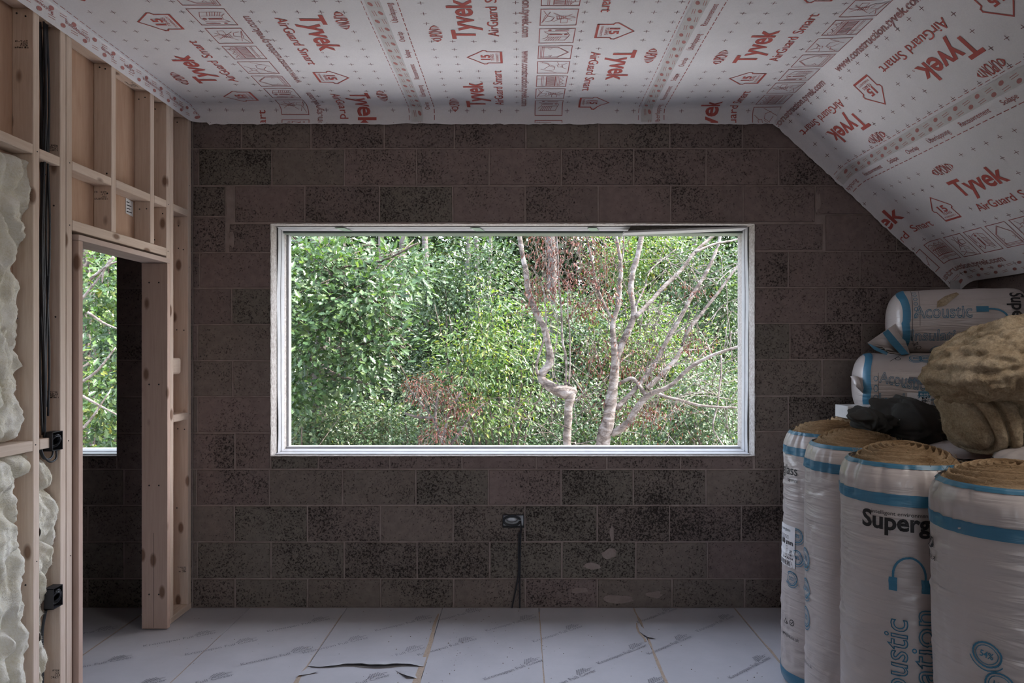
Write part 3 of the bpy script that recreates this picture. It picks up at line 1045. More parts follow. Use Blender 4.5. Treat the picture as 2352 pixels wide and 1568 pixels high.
def picto(kind):
    a = Ink()
    W_, H_ = 0.074, 0.083
    a.line([(-W_, -H_), (W_, -H_), (W_, H_), (-W_, H_)], 0.0042, True)
    l = lambda *p: a.line([(q[0] / 100, q[1] / 100) for q in p], 0.0025)
    if kind == 'A':      # crossed figure
        l((-6, -7), (-1, -5), (0, -2), (3, -3), (4, -6)); l((-2, -6), (5, -7.5)); l((-5, -4), (4, -7))
        for q in range(5):
            l((-1.5, -1 + q), (1.5, -0.6 + q))
        l((-1, -1), (-1, 5)); l((1, -1), (1, 5)); l((-4, -2.5), (3, 6)); l((4, -2.5), (-3, 6)); l((-1, 5), (0, 7.5), (1, 5)); l((1.5, 1), (5, 1), (5, 4), (1.5, 4))
    elif kind == 'B':    # attention sign on a wall
        a.rect(-0.062, -0.01, -0.056, 0.055); a.disc(-0.059, -0.035, 0.005, 0.009)
        a.rect(-0.022, -0.036, -0.011, 0.026); a.disc(-0.0165, 0.043, 0.007, 0.010)
        l((-4.5, -6), (-2, -4), (1, -4.5), (3, -6.5)); l((-4.5, -6), (-4.5, 4.5), (-1, 6), (1, 5.5)); l((1, -4.5), (1, 5.5), (4.5, 4), (4.5, -6))
        for q in range(6):
            l((1.2, -3.5 + 1.1 * q), (4.3, -5.2 + 1.2 * q))
    elif kind == 'C':    # house section
        for k in (0, 0.6):
            l((-6 + k, -6.5), (-6 + k, 1.5), (0, 7 - k), (6 - k, 1.5), (6 - k, -6.5))
        l((-6.4, -6.5), (6.4, -6.5)); l((-6.4, -5.6), (6.4, -5.6)); l((-6.4, -7.2), (6.4, -7.2))
        l((-4.5, -1.5), (-3.6, -2.5), (-4.5, -3.5)); l((3.5, -1.5), (4.8, -2), (3.8, -3))
    elif kind == 'D':    # hands with tape
        l((-6, -7), (-5.5, -3), (-2, -2), (1.5, -4.5)); l((-6.5, -6), (-1, 1)); l((-2, -2), (0, 1), (3, 0.5), (4.5, -3))
        l((-3, 2), (-0.5, 2.6), (-1, 5), (-3.4, 4.4), (-3, 2)); l((-1, 4), (2, 7)); l((2, -6.5), (6.5, 2)); l((-5, 7), (-3, 4.5)); l((-6.5, 2), (-3, 3))
    else:                # roof layers
        for q in (-5.5, -4.7, 2.8, 3.6, 4.4):
            l((-6.5, q), (6.5, q))
        a.rect(-0.065, -0.031, 0.065, -0.026); a.rect(-0.065, 0.018, 0.065, 0.023)
        pts = [(-6.5 + q * 0.72, -2.6 if q % 2 else 1.8) for q in range(19)]
        l(*pts)
        l(*[(-6.5 + q * 0.9, 5.6 + 0.9 * math.sin(q * 1.3)) for q in range(15)])
        l((-3, -8), (-3, -3)); l((4, 2), (4, 8))
    return a
PIC = {k: picto(k) for k in 'ABCDE'}
def pattern(n0, n1):
    red, fine, plus = Ink(), Ink(), Ink()
    for n_ in range(n0, n1 + 1):
        o = -0.905 * n_
        b = lambda t_: -(t_ + o)
        red.text('Tyvek', -0.388, b(4.186), cap=0.108, length=0.365, rot=PI / 2, bold=0.022)
        fine.ring(-0.388 - 0.004, b(3.808), 0.005, 0.005, 0.0016, 8)
        red.text('AirGuard', -0.276, b(4.16), cap=0.050, length=0.275, rot=PI / 2, bold=0.006)
        red.text('Smart', -0.276, b(3.85), cap=0.050, length=0.19, rot=PI / 2, bold=0.006)
        oval_name(red, -0.574, b(4.135), PI / 2)
        house15(red, -0.27, b(3.493), PI / 2)
        red.text('Tyvek', 0.300, b(3.416), cap=0.108, length=0.365, rot=-PI / 2, bold=0.022)
        red.text('AirGuard', 0.183, b(3.438), cap=0.050, length=0.275, rot=-PI / 2, bold=0.006)
        red.text('Smart', 0.183, b(3.75), cap=0.050, length=0.19, rot=-PI / 2, bold=0.006)
        oval_name(red, 0.49, b(3.48), -PI / 2)
        house15(red, 0.186, b(3.215), -PI / 2)
        fine.text('www.construction.tyvek.com', -0.165, b(3.42), cap=0.040, length=0.755, rot=-PI / 2, outline=0.022)
        for kd, tc in (('A', 3.985), ('E', 3.805), ('D', 3.622), ('C', 3.44), ('B', 3.26)):
            fine.sub(PIC[kd], 0, b(tc), -PI / 2)
        skip = [(-.515, -.33, 3.79, 4.21), (-.34, -.25, 3.64, 4.18), (-.63, -.52, 4.04, 4.23), (-.47, -.255, 3.39, 3.60),
                (.25, .44, 3.39, 3.80), (.16, .25, 3.42, 3.97), (.44, .54, 3.37, 3.59), (.17, .38, 3.11, 3.32), (.17, .38, 4.015, 4.225)]
        for r in range(10):
            tt = 3.307 + 0.0905 * r
            for ca in (-.604, -.5015, -.399, -.2965, -.194, .1135, .216, .3185, .421, .5235):
                if any(s0 - .008 < ca < s1 + .008 and t0 - .008 < tt < t1 + .008 for s0, s1, t0, t1 in skip):
                    continue
                x, y = ca, b(tt)
                plus.line([(x - 0.0125, y), (x + 0.0125, y)], 0.0026)
                plus.line([(x, y - 0.0125), (x, y + 0.0125)], 0.0026)
    return red, fine, plus
PAT = pattern(-2, 5)

sheets = []
for k in range(4):
    ss = [ED[k]]
    q = ED[k]
    extra = [-0.03, -0.012, 0.0, 0.0005, 0.012, 0.03, SB - 0.05, SB - 0.02, SB, SB + 0.0005, SB + 0.02, SB + 0.05]
    while q < END[k] - 0.02:
        q += 0.0125 if True else 0
        ss.append(min(q, END[k]))
    # fine steps only matter at the ragged edge; thin them out
    ss = sorted(set(ss[::2] + [END[k]] + [e for e in extra if ED[k] < e < END[k]]))
    V, Fc = [], []
    m = len(tl) + 4
    for S in ss:
        te = ragged(S)
        col = tl + ln(tl[-1] + (te - tl[-1]) / 4, te, 4)
        V += [membrane(S, t_, lift_of(k, S)) for t_ in col]
    for i in range(len(ss) - 1):
        for j in range(m - 1):
            a = i * m + j
            Fc.append((a, a + m, a + m + 1, a + 1))
    sh = pyd('membrane_sheet', V, Fc, M['membrane'], ceiling, True)
    sheets.append(sh)
    red, fine, plus = PAT
    def fn(a, b, k=k):
        S = CS[k] + (a if ROT[k] is None else -a)
        t_ = -b if ROT[k] is None else ROT[k] + b
        return membrane(S, t_, lift_of(k, S) + 0.0016)
    tmin, tmax = 1.35, TEND - 0.008
    if ROT[k] is None:
        clip = [((0, -tmax), (0, -1)), ((0, -tmin), (0, 1)), ((-0.66, 0), (-1, 0)), ((0.60, 0), (1, 0))]
    else:
        c = ROT[k]
        clip = [((0, tmax - c), (0, 1)), ((0, tmin - c), (0, -1)), ((0.66, 0), (1, 0)), ((-0.68, 0), (-1, 0))]
        if k == 3:
            clip[3] = ((-0.265, 0), (-1, 0))
    red.build('red_lettering', fn, M['red'], sh, 0.05, clip)
    fine.build('fine_print', fn, M['maroon'], sh, 0.05, clip)
    plus.build('cross_marks', fn, M['plus'], sh, 0.05, clip)
    # the printed overlap edge of each sheet
    if k > 0:
        V, Fc = [], []
        tt = ln(0.6, 4.1, 64) + [T0 + FR * PI / 2 * i / 8 for i in range(9)] + [TEND - 0.012]
        for i, t_ in enumerate(tt):
            V += [membrane(ED[k] + 0.004, t_, lift_of(k, ED[k]) + 0.0012), membrane(ED[k] + 0.072, t_, lift_of(k, ED[k]) + 0.0012)]
            if i:
                Fc.append((2 * i - 2, 2 * i, 2 * i + 1, 2 * i - 1))
        pyd('adhesive_strip', V, Fc, M['adhesive'], sh, True)
    e = Ink()
    ov = Ink()
    D = DS[k]
    def strip(cols, t_from, t_to):
        for ci, s_ in enumerate(cols):
            t_ = t_from + 0.075 * ci
            while t_ < t_to:
                ov.disc(s_, -t_, 0.0095, 0.018, 10, 0.35)
                for q2 in (0.0, 0.010):
                    ov.line([(s_ - 0.005 + q2, -(t_ + 0.055)), (s_ - 0.005 + q2 + 0.004, -(t_ + 0.098))], 0.0026)
                t_ += 0.15
    if k:
        strip([D - 0.121, D - 0.091], 1.0 + SHIFT[k], TEND - 0.05)
    else:
        strip([D - 0.045, D - 0.085], 1.0, TEND - 0.05)
    for t_ in [1.0 + 0.045 * i for i in range(80)]:
        if t_ < TEND - 0.02:
            e.line([(D, -t_), (D, -(t_ + 0.028))], 0.0042)
            if k < 3:
                e.line([(ED[k + 1] - 0.012, -t_), (ED[k + 1] - 0.012, -(t_ + 0.028))], 0.003)
    lb = Ink()
    for n_ in range(-1, 4):
        for wd, t_, L in (('Überlappung', 3.11, .17), ('Overlap', 3.30, .10), ('Solape', 3.483, .093), ('Recouvrement', 3.76, .20)):
            tt = t_ + SHIFT[k] - 0.9 * n_
            if 1.2 < tt < TEND + 0.1:
                lb.text(wd, (D - 0.026) if k else (D - 0.055), -tt, cap=0.029 if k else 0.018, length=L, rot=PI / 2)
    g = lambda a, b, k=k: membrane(a, -b, lift_of(k, a) + 0.0016)
    cl = [((0, -(TEND - 0.008)), (0, -1))]
    if k == 3:
        strip([5.135, 5.175], 1.0, TEND - 0.03)
    ov.build('oval_marks', g, M['oval'], sh, 0.06, cl)
    e.build('dashed_line', g, M['maroon'], sh, 0.06, cl)
    lb.build('overlap_words', g, M['maroon'], sh, 0.06, cl)
# ================================================================== THINGS IN THE ROOM
def ridged(p):
    return 1.0 - abs(noise.noise(p)) * 2.0

# ------------------------------------------------------------------ standing rolls of insulation
class Roll:
    def __init__(self, xc, yc, r=0.203, h=1.2, seed=0, lean=(0, 0), closed=False):
        self.c = Vector((xc, yc, 0))
        self.r, self.h, self.seed, self.lean, self.closed = r, h, seed, lean, closed
        d = math.hypot(xc, yc)
        self.f = Vector((-xc / d, -yc / d, 0))
        self.rt = Vector((yc / d, -xc / d, 0))
    def rad(self, ph, z):
        r, h, k = self.r, self.h, self.seed * 7.3
        cx, cy = math.cos(ph), math.sin(ph)
        q = 1.0
        if z > h - 0.07:
            t_ = (z - (h - 0.07)) / 0.07
            q = 1 - 0.12 * t_ * t_ - 0.02 * t_
        if z < 0.06:
            q = min(q, 0.90 + 0.10 * math.sqrt(max(0, z / 0.06)))
        bul = 0.007 * noise.noise(Vector((cx * 1.2 + k, cy * 1.2, z * 2.2)))
        bul += -0.004 * (ridged(Vector((cx * 1.6 + k, cy * 1.6, z * 4.5 + 0.5 * cx))) > 0.93)
        sl = z + 0.05 * cx + 0.03 * cy
        wr = 0.0
        for q2 in range(7):
            zc_ = 0.09 + 0.145 * q2 + 0.05 * noise.noise(Vector((q2 * 3.1, k, 0)))
            zc_ += 0.05 * noise.noise(Vector((cx * 0.9, cy * 0.9, q2 * 5.0 + k))) - 0.035 * cy * (1 if q2 % 2 else -0.4)
            dz_ = (z - zc_) / 0.009
            if abs(dz_) < 4:
                wr += 0.0055 * max(0.0, 0.35 + noise.noise(Vector((cx * 1.3 + q2, cy * 1.3, k)))) * (math.exp(-dz_ * dz_) - 0.6 * math.exp(-(dz_ - 1.6) ** 2))
        fine_ = ridged(Vector((cx * 1.7 + k, cy * 1.7, sl * 17.0)))
        wr += max(0.0, fine_ - 0.55) * 0.006 * max(0.0, 0.4 + 1.6 * noise.noise(Vector((cx * 1.2 + 5, cy * 1.2 + k, z * 2.5))))
        top = 0.0
        if z > h - 0.15:
            top = 0.009 * (ridged(Vector((cx * 7 + k, cy * 7, z * 6))) - 0.5) * min(1, (z - h + 0.15) / 0.05) * min(1, (h - z) / 0.02 + 0.3)
        return r * q + bul + wr + top
    def pt(self, ph, z, lift=0.0):
        R = self.rad(ph, z) + lift
        p = self.c + R * (math.cos(ph) * self.f + math.sin(ph) * self.rt)
        p.x += self.lean[0] * (z - 1.0)
        p.y += self.lean[1] * (z - 1.0)
        p.z = z
        return p
    def hit(self, u, v_):
        p, q = (u - 1195) / F, (810 - v_) / F
        a, b, c = p * p + 1, -2 * (p * self.c.x + self.c.y), self.c.x ** 2 + self.c.y ** 2 - self.r ** 2
        ds = b * b - 4 * a * c
        y = (-b - math.sqrt(max(0, ds))) / (2 * a)
        w_ = Vector((p * y, y, 0)) - self.c
        return math.atan2(w_.dot(self.rt), w_.dot(self.f)) * self.r, CAMZ + q * y
    def ink(self, a, b):
        return self.pt(a / self.r, b, 0.003)
    def shell(self, z0, z1, nz, nph, lift, name, mat, root):
        V, Fc = [], []
        for i in range(nz + 1):
            z = z0 + (z1 - z0) * i / nz
            for j in range(nph):
                V.append(self.pt(-PI + 2 * PI * j / nph, z, lift))
        for i in range(nz):
            for j in range(nph):
                j2 = (j + 1) % nph
                Fc.append((i * nph + j, i * nph + j2, (i + 1) * nph + j2, (i + 1) * nph + j))
        return pyd(name, V, Fc, mat, root, True, self.c)
    def build(self, label, band_z=(1.085, 1.132), band_mat='blue', group=None, dome=0.055, prints=None):
        root = empty('insulation_roll', self.c)
        tag(root, label, 'insulation roll', group)
        wr_ = self.shell(0.0, self.h, 150, 110, 0.0, 'plastic_wrap', M['wrap'], root)
        self.shell(band_z[0], band_z[1], 6, 110, 0.0022, 'printed_band', M[band_mat], root)
        if not self.closed:
            self.shell(self.h - 0.013, self.h + 0.001, 3, 110, 0.0024, 'rim_stripe', M['blue'], root)
        V, Fc = [], []
        nr, nph = (20, 60) if self.closed else (72, 120)
        for i in range(nr + 1):
            t_ = i / nr
            for j in range(nph):
                ph = 2 * PI * j / nph
                if self.closed:
                    R = self.rad(ph, self.h) * t_
                    z = self.h + 0.05 * math.sqrt(max(0.0, 1 - t_ * t_)) + 0.008 * ridged(Vector((math.cos(ph) * 3, math.sin(ph) * 3, t_ * 2 + self.seed)))
                else:
                    R = (self.rad(ph, self.h) - 0.004) * t_
                    lay = math.sin(2 * PI * (R / 0.020 + j / nph) + 2.5 * noise.noise(Vector((math.cos(ph) * R * 14, math.sin(ph) * R * 14, self.seed))))
                    z = self.h - 0.012 + dome * (1 - t_ ** 3) + 0.010 * lay * min(1, (1 - t_) * 6) + 0.014 * noise.noise(Vector((math.cos(ph) * R * 9, math.sin(ph) * R * 9, self.seed * 3.0)))
                p = self.c + R * (math.cos(ph) * self.f + math.sin(ph) * self.rt)
                V.append((p.x + self.lean[0] * 0.2, p.y + self.lean[1] * 0.2, z))
        for i in range(nr):
            for j in range(nph):
                j2 = (j + 1) % nph
                Fc.append((i * nph + j, (i + 1) * nph + j, (i + 1) * nph + j2, i * nph + j2))
        pyd('folded_top' if self.closed else 'wool_core', V, Fc, M['wrap'] if self.closed else M['wool_core'], root, True, self.c)
        if not self.closed:
            # loose fibres standing off the cut end
            V, Fc = [], []
            rr = random.Random(self.seed + 40)
            for _ in range(160):
                ph, R = rr.uniform(0, 2 * PI), self.r * math.sqrt(rr.uniform(0.05, 0.8))
                p = self.c + R * (math.cos(ph) * self.f + math.sin(ph) * self.rt) + Vector((0, 0, self.h + dome * (1 - (R / self.r) ** 3) - 0.018))
                d = Vector((rr.uniform(-1, 1), rr.uniform(-1, 1), rr.uniform(0.4, 1.4))).normalized() * rr.uniform(0.008, 0.022)
                s_ = Vector((rr.uniform(-1, 1), rr.uniform(-1, 1), 0.2)) * 0.0008
                b = len(V)
                V += [p - s_, p + s_, p + d * 0.6 + s_ * .5 + Vector((0, 0, .002)), p + d]
                Fc.append((b, b + 1, b + 2, b + 3))
            fb = pyd('loose_fibres', V, Fc, M['wool_core'], root, False, self.c)
            fb['kind'] = 'stuff'
        if prints:
            for nm, ink, mat in prints:
                ink.build(nm, self.ink, M[mat], wr_, 0.012, origin=self.c)
        return root

def headphone(ink, x, y, s, rot=0.0):
    a = Ink()
    a.ring(0, 0, 0.045, 0.058, 0.0065, 16, 0.0, PI)
    a.line([(-0.045, 0), (-0.045, -0.012)], 0.0065)
    a.line([(0.045, 0), (0.045, -0.012)], 0.0065)
    for k in (-1, 1):
        a.rect(k * 0.045 - 0.0115, -0.050, k * 0.045 + 0.0115, -0.008)
    ink.sub(a, x, y, rot, s)
def badge(ink, x, y, r, txt, rot=0.0):
    a = Ink()
    a.ring(0, 0, r, r, r * 0.14, 22)
    a.ring(0, 0, r * 0.78, r * 0.78, r * 0.07, 20)
    a.text(txt, 0, 0, cap=r * 0.5, length=r * 0.95, bold=0.02, center=True)
    a.ring(0, 0, r * 1.3, r * 1.3, r * 0.09, 12, PI * 1.15, PI * 1.85)
    ink.sub(a, x, y, rot)

r1 = Roll(1.477, 3.27, 0.200, 1.20, 1, (0.02, 0))
r2 = Roll(1.409, 2.85, 0.203, 1.20, 2)
r3 = Roll(1.370, 2.44, 0.204, 1.20, 3)
r4 = Roll(1.452, 2.025, 0.205, 1.20, 4, (-0.035, 0))

# print on the nearest rolls
bk, bl = Ink(), Ink()
x, z = r3.hit(1983, 1203)
bk.text('Superglass', x, z, cap=0.055, length=0.315, bold=0.028)
x2, z2 = r3.hit(2003, 1176)
bk.text('intelligent environments', x2, z2 + 0.001, cap=0.0125, length=0.185, bold=0.004)
x, z = r3.hit(2098, 1226)
bk.text('by etex', x + 0.05, z - 0.02, cap=0.018, length=0.09)
x, z = r3.hit(2089, 1332)
headphone(bl, x, z + 0.012, 1.05)
x, z = r3.hit(2084, 1424)
bl.text('Acoustic', x, z - 0.37, cap=0.070, length=0.37, rot=PI / 2, outline=0.017)
x, z = r3.hit(2146, 1402)
bl.text('Insulation', x, z - 0.46, cap=0.070, length=0.46, rot=PI / 2, outline=0.017)
r3.build('open white insulation roll with bold black lettering, second in the row from the camera', (1.064, 1.103), prints=[('black_lettering', bk, 'black_ink'), ('blue_print', bl, 'blue_ink')])
bk, bl = Ink(), Ink()
x, z = r4.hit(2142, 1250)
bk.text('Superglass', x - 0.295, z - 0.01, cap=0.05, length=0.30)
bk.text('by etex', x - 0.085, z - 0.045, cap=0.018, length=0.10)
for u, v_, tx in ((2259, 1503, '54%'), (2287, 1575, '100')):
    x, z = r4.hit(u, v_)
    badge(bl, x, z, 0.034, tx, -0.15)
r4.build('open white insulation roll nearest the camera with a round blue badge low down', (1.058, 1.096), prints=[('black_lettering', bk, 'black_ink'), ('blue_print', bl, 'blue_ink')])
bk, bl = Ink(), Ink()
for v_ in (1280, 1350, 1415):
    x, z = r2.hit(1852, v_)
    badge(bl, x, z, 0.040, '50%')
x, z = r2.hit(1853, 1510)
bk.text('superglass.co.uk', x - 0.05, z - 0.02, cap=0.014, length=0.11)
r2.build('open white insulation roll standing third from the camera, beside the black jacket', (1.092, 1.132), prints=[('blue_print', bl, 'blue_ink'), ('black_lettering', bk, 'black_ink')])
bk, bl = Ink(), Ink()
x, z = r1.hit(1811, 1088)
bk.text('superglass', x - 0.20, z, cap=0.045, length=0.265)
bk.text('by etex', x, z - 0.032, cap=0.018, length=0.07)
x, z = r1.hit(1806, 1452)
bk.text('superglass.co.uk', x - 0.01, z, cap=0.016, length=0.13)
x, z = r1.hit(1813, 1425)
bk.line([(x - .012, z - .01), (x + .012, z - .01), (x, z + .014)], 0.003, True)
x, z = r1.hit(1826, 1430)
bk.ring(x, z, 0.013, 0.013, 0.0035, 16)
bk.line([(x - .006, z), (x - .001, z - .005), (x + .007, z + .007)], 0.003)
x, z = r1.hit(1823, 1328)
badge(bl, x, z, 0.032, 'CO2')
for u, v_, tx in ((1833, 1230, '50%'), (1834, 1280, '80%')):
    x, z = r1.hit(u, v_)
    badge(bl, x, z, 0.032, tx)
roll1 = r1.build('white insulation roll with a 100 mm paper label, next to the block wall', (1.092, 1.13), prints=[('black_lettering', bk, 'black_ink'), ('blue_print', bl, 'blue_ink')])
lb = Ink()
x, z = r1.hit(1812, 1250)
lb.rect(x - 0.075, z - 0.10, x + 0.058, z + 0.095)
lo = lb.build('paper_label', lambda a, b: r1.pt(a / r1.r, b, 0.0036), M['paper'], roll1, 0.010, origin=r1.c)
lb = Ink()
lb.text('superglass', x - 0.055, z + 0.068, cap=0.013, length=0.085)
lb.text('100 mm', x - 0.05, z + 0.005, cap=0.024, length=0.098, bold=0.02)
lb.text('UK', x + 0.02, z - 0.032, cap=0.012, length=0.02, bold=.02)
lb.text('CA', x + 0.02, z - 0.048, cap=0.012, length=0.02, bold=.02)
lb.text('2144294', x - 0.03, z - 0.064, cap=0.010, length=0.075, bold=.01)
for k in range(17):
    xx = x - 0.062 + 0.0056 * k
    lb.rect(xx, z - 0.094, xx + (0.002, 0.0035, 0.0015)[k % 3], z - 0.071)
for k in range(3):
    lb.rect(x - 0.06, z + 0.045 - k * 0.006, x + 0.02, z + 0.0468 - k * 0.006)
lb.build('label_print', lambda a, b: r1.pt(a / r1.r, b, 0.0048), M['black_ink'], lo, 0.012, origin=r1.c)
r1.shell(0.012, 0.075, 8, 110, 0.0022, 'foot_band', M['blue'], roll1)

Roll(1.80, 3.63, 0.20, 1.20, 5).build('open insulation roll in the corner carrying the small white carton')
Roll(1.80, 2.735, 0.20, 1.165, 6, closed=True).build('closed white roll with blue stripe, behind the second roll and below the loose wool', (1.115, 1.150))
Roll(1.80, 2.30, 0.20, 1.205, 7, closed=True).build('closed white roll with a red stripe, behind the nearest roll', (1.155, 1.19), 'red_wrap')
Roll(1.845, 3.19, 0.20, 1.20, 8).build('open insulation roll underneath the crumpled black jacket')
for k, (x, y) in enumerate(((2.22, 3.80), (2.54, 3.55), (2.25, 2.95), (2.25, 2.50))):
    Roll(x, y, 0.20, 1.20, 9 + k, closed=True).build('closed insulation roll hidden behind the front rows of rolls', group='hidden rolls at the knee wall')

# ------------------------------------------------------------------ lying bags of insulation
YC, YS = math.cos(math.radians(21)), math.sin(math.radians(21))   # the bags lie askew, right end nearer the room
class Bag:
    def __init__(self, x0, L, yc, zc, ry, rz, seed):
        self.x0, self.L, self.yc, self.zc, self.ry, self.rz, self.seed = x0, L, yc, zc, ry, rz, seed
    def pt(self, a, th, lift=0.0):
        e = 0.10
        s = 1.0
        for d in (a, self.L - a):
            if d < e:
                s *= max(0.0, 1 - (1 - max(0, d) / e) ** 2.6) ** 0.5 * 0.92 + 0.08
        c, n_ = math.cos(th), math.sin(th)
        ex = 0.84
        cc = math.copysign(abs(c) ** ex, c)
        nn = math.copysign(abs(n_) ** ex, n_)
        k = self.seed
        f = 1 + 0.03 * noise.noise(Vector((a * 3.5, c * 1.3 + k, n_ * 1.3))) + 0.014 * (ridged(Vector((a * 9, c * 1.1 + k, n_ * 1.1))) - 0.5)
        f *= s
        lat = (self.ry * f + lift) * cc
        return Vector((self.x0 + a * YC - lat * YS, self.yc - a * YS - lat * YC, self.zc + (self.rz * f + lift) * nn))
    def build(self, label, prints, extra):
        o = Vector((self.x0, self.yc, self.zc - self.rz))
        root = empty('insulation_bag', o)
        tag(root, label, 'insulation pack', 'bags lying on the rolls')
        V, Fc = [], []
        na, nt = 90, 130
        al = [self.L * (0.5 - 0.5 * math.cos(PI * i / na)) * 1.0 for i in range(na + 1)]
        for a in al:
            for j in range(nt):
                V.append(self.pt(a, 2 * PI * j / nt))
        for i in range(na):
            for j in range(nt):
                j2 = (j + 1) % nt
                Fc.append((i * nt + j, (i + 1) * nt + j, (i + 1) * nt + j2, i * nt + j2))
        Fc.append(tuple(range(nt)))
        Fc.append(tuple(na * nt + j for j in range(nt))[::-1])
        wr_ = pyd('plastic_wrap', V, Fc, M['wrap'], root, True, o)
        V, Fc = [], []
        for i, a in enumerate((0.050, 0.062, 0.074, 0.088)):
            for j in range(nt):
                V.append(self.pt(a + 0.01 * math.sin(j * 0.16 + self.seed), 2 * PI * j / nt, 0.0026))
            if i:
                for j in range(nt):
                    j2 = (j + 1) % nt
                    Fc.append(((i - 1) * nt + j, i * nt + j, i * nt + j2, (i - 1) * nt + j2))
        pyd('printed_band', V, Fc, M['blue'], root, True, o)
        r = (self.ry + self.rz) / 2
        for nm, ink, mat in prints:
            ink.build(nm, lambda a, b: self.pt(a, b / r, 0.0042), M[mat], wr_, 0.014, origin=o)
        for nm, V, Fc, mat in extra:
            pyd(nm, V, Fc, M[mat], root, True, o)
        return root
def px_bag(bag, u, v_):
    p, q = (u - 1195) / F, (810 - v_) / F
    k = bag.ry * 0.8
    y = (-(bag.x0 - YS * k) * YS - (bag.yc - YC * k) * YC) / (-p * YS - YC)
    Z = CAMZ + q * y
    a = (p * y - bag.x0 + YS * k) * YC - (y - bag.yc + YC * k) * YS
    th = math.asin(max(-1, min(1, (Z - bag.zc) / bag.rz)))
    return a, th * (bag.ry + bag.rz) / 2
bt = Bag(2.135, 0.690, 3.985, 1.752, 0.19, 0.180, 1.0)
bw = Bag(1.935, 0.88, 3.985, 1.393, 0.19, 0.180, 4.0)
bk, bl = Ink(), Ink()
a, s = px_bag(bt, 2096, 735)
bl.text('Acoustic', a, s + 0.004, cap=0.062, length=0.275, outline=0.015)
a, s = px_bag(bt, 2091, 777)
bl.text('Insulation', a, s, cap=0.066, length=0.29, outline=0.015)
for u in (2154, 2183, 2211):
    a, s = px_bag(bt, u, 798)
    badge(bl, a, s, 0.028, '50' if u == 2183 else '90', -0.3)
a, s = px_bag(bt, 2272, 740)
headphone(bl, a, s, 1.35, -PI / 2)
a, s = px_bag(bt, 2330, 690)
bk.text('Superglass', a - 0.02, s + 0.045, cap=0.062, length=0.34, rot=-PI / 2, bold=0.02)
bk.text('intelligent environments', a + 0.058, s + 0.04, cap=0.013, length=0.20, rot=-PI / 2)
a, s = px_bag(bt, 2090, 768)
bk.text('superglass.co.uk', a, s, cap=0.012, length=0.12, rot=-PI / 2 + 0.25)
bk.ring(a + 0.045, s - 0.085, 0.012, 0.016, 0.003, 14)
bk.line([(a + .02, s - .062), (a + .04, s - .055), (a + .034, s - .036)], 0.003, True)
bk.line([(0.105, -0.10), (0.108, 0.12), (0.113, 0.22)], 0.0022)
bk.line([(0.142, -0.02), (0.143, 0.12), (0.150, 0.22)], 0.0016)
for k in range(6):
    bl.ring(0.124, 0.02 + 0.033 * k, 0.009, 0.010, 0.0025, 12)
tear = Ink()
a, s = px_bag(bt, 2180, 694)
tear.poly([(a - 0.065, s - 0.05), (a - 0.02, s - 0.035), (a + 0.05, s + 0.045), (a + 0.04, s + 0.065), (a - 0.02, s + 0.03), (a - 0.06, s - 0.01)])
flapV = [at(1992, 787, 3.80), at(2064, 738, 3.84), at(2090, 812, 3.78), at(2030, 812, 3.74), at(2050, 752, 3.90), at(2085, 815, 3.92), at(2030, 798, 3.86)]
flapF = [(0, 3, 2, 1), (0, 1, 4), (0, 6, 5, 3), (3, 5, 2), (0, 4, 6), (4, 5, 6), (1, 2, 5, 4)]
strV = [at(2027, 764, 3.792), at(2040, 756, 3.80), at(2066, 787, 3.775), at(2088, 813, 3.765), at(2070, 815, 3.75), at(2045, 789, 3.765)]
botV = [at(1993, 788, 3.786), at(1999, 790, 3.776), at(2040, 810, 3.735), at(2036, 815, 3.732), at(2008, 803, 3.755)]
bt.build('white bag of acoustic insulation on top of the other bag, under the slope',
         [('blue_print', bl, 'blue_ink'), ('black_lettering', bk, 'black_ink'), ('torn_patch', tear, 'wool_tan')],
         [('corner_flap', flapV, flapF, 'wrap'), ('flap_stripe', strV, [(0, 5, 2, 1), (5, 4, 3, 2)], 'blue'), ('flap_edge', botV, [(0, 4, 3, 2, 1)], 'blue')])
bk, bl = Ink(), Ink()
a, s = px_bag(bw, 2003, 880)
bl.text('Acoustic', a + 0.03, s + 0.0, cap=0.055, length=0.22, outline=0.015, rot=-0.12)
a, s = px_bag(bw, 2003, 925)
bl.text('Insulation', a + 0.03, s, cap=0.075, length=0.27, outline=0.015)
for u in (2105, 2128, 2155):
    a, s = px_bag(bw, u, 826)
    badge(bl, a, s, 0.030, '80')
a, s = px_bag(bw, 2140, 925)
headphone(bl, a, s, 1.4, -PI / 2)
a, s = px_bag(bw, 2178, 880)
bk.text('Superglass', a, s + 0.03, cap=0.06, length=0.32, rot=-PI / 2, bold=0.02)
bk.text('by', a - 0.055, s - 0.17, cap=0.02, length=0.03, rot=-PI / 2)
for k in range(5):
    bl.ring(0.103, -0.13 + 0.040 * k, 0.010, 0.012, 0.0025, 12)
bk.line([(0.117, -0.16), (0.117, 0.06)], 0.0014)
a, s = px_bag(bw, 2045, 828)
bk.line([(a, s - 0.02), (a + 0.05, s + 0.03)], 0.003)
bk.ring(a + 0.04, s + 0.0, 0.012, 0.012, 0.003, 12)
pap = Ink()
a, s = px_bag(bw, 2090, 925)
pap.rect(a - 0.02, s - 0.07, a + 0.095, s + 0.075)
for k in range(12):
    bk.rect(a - 0.014, s - 0.06 + k * 0.008, a + 0.012, s - 0.0565 + k * 0.008)
bk.text('200 mm', a + 0.052, s + 0.055, cap=0.022, length=0.10, rot=-PI / 2, bold=0.02)
bk.text('5 m2  superglass', a + 0.078, s + 0.06, cap=0.011, length=0.11, rot=-PI / 2)
a, s = px_bag(bw, 2100, 880)
scuff = Ink()
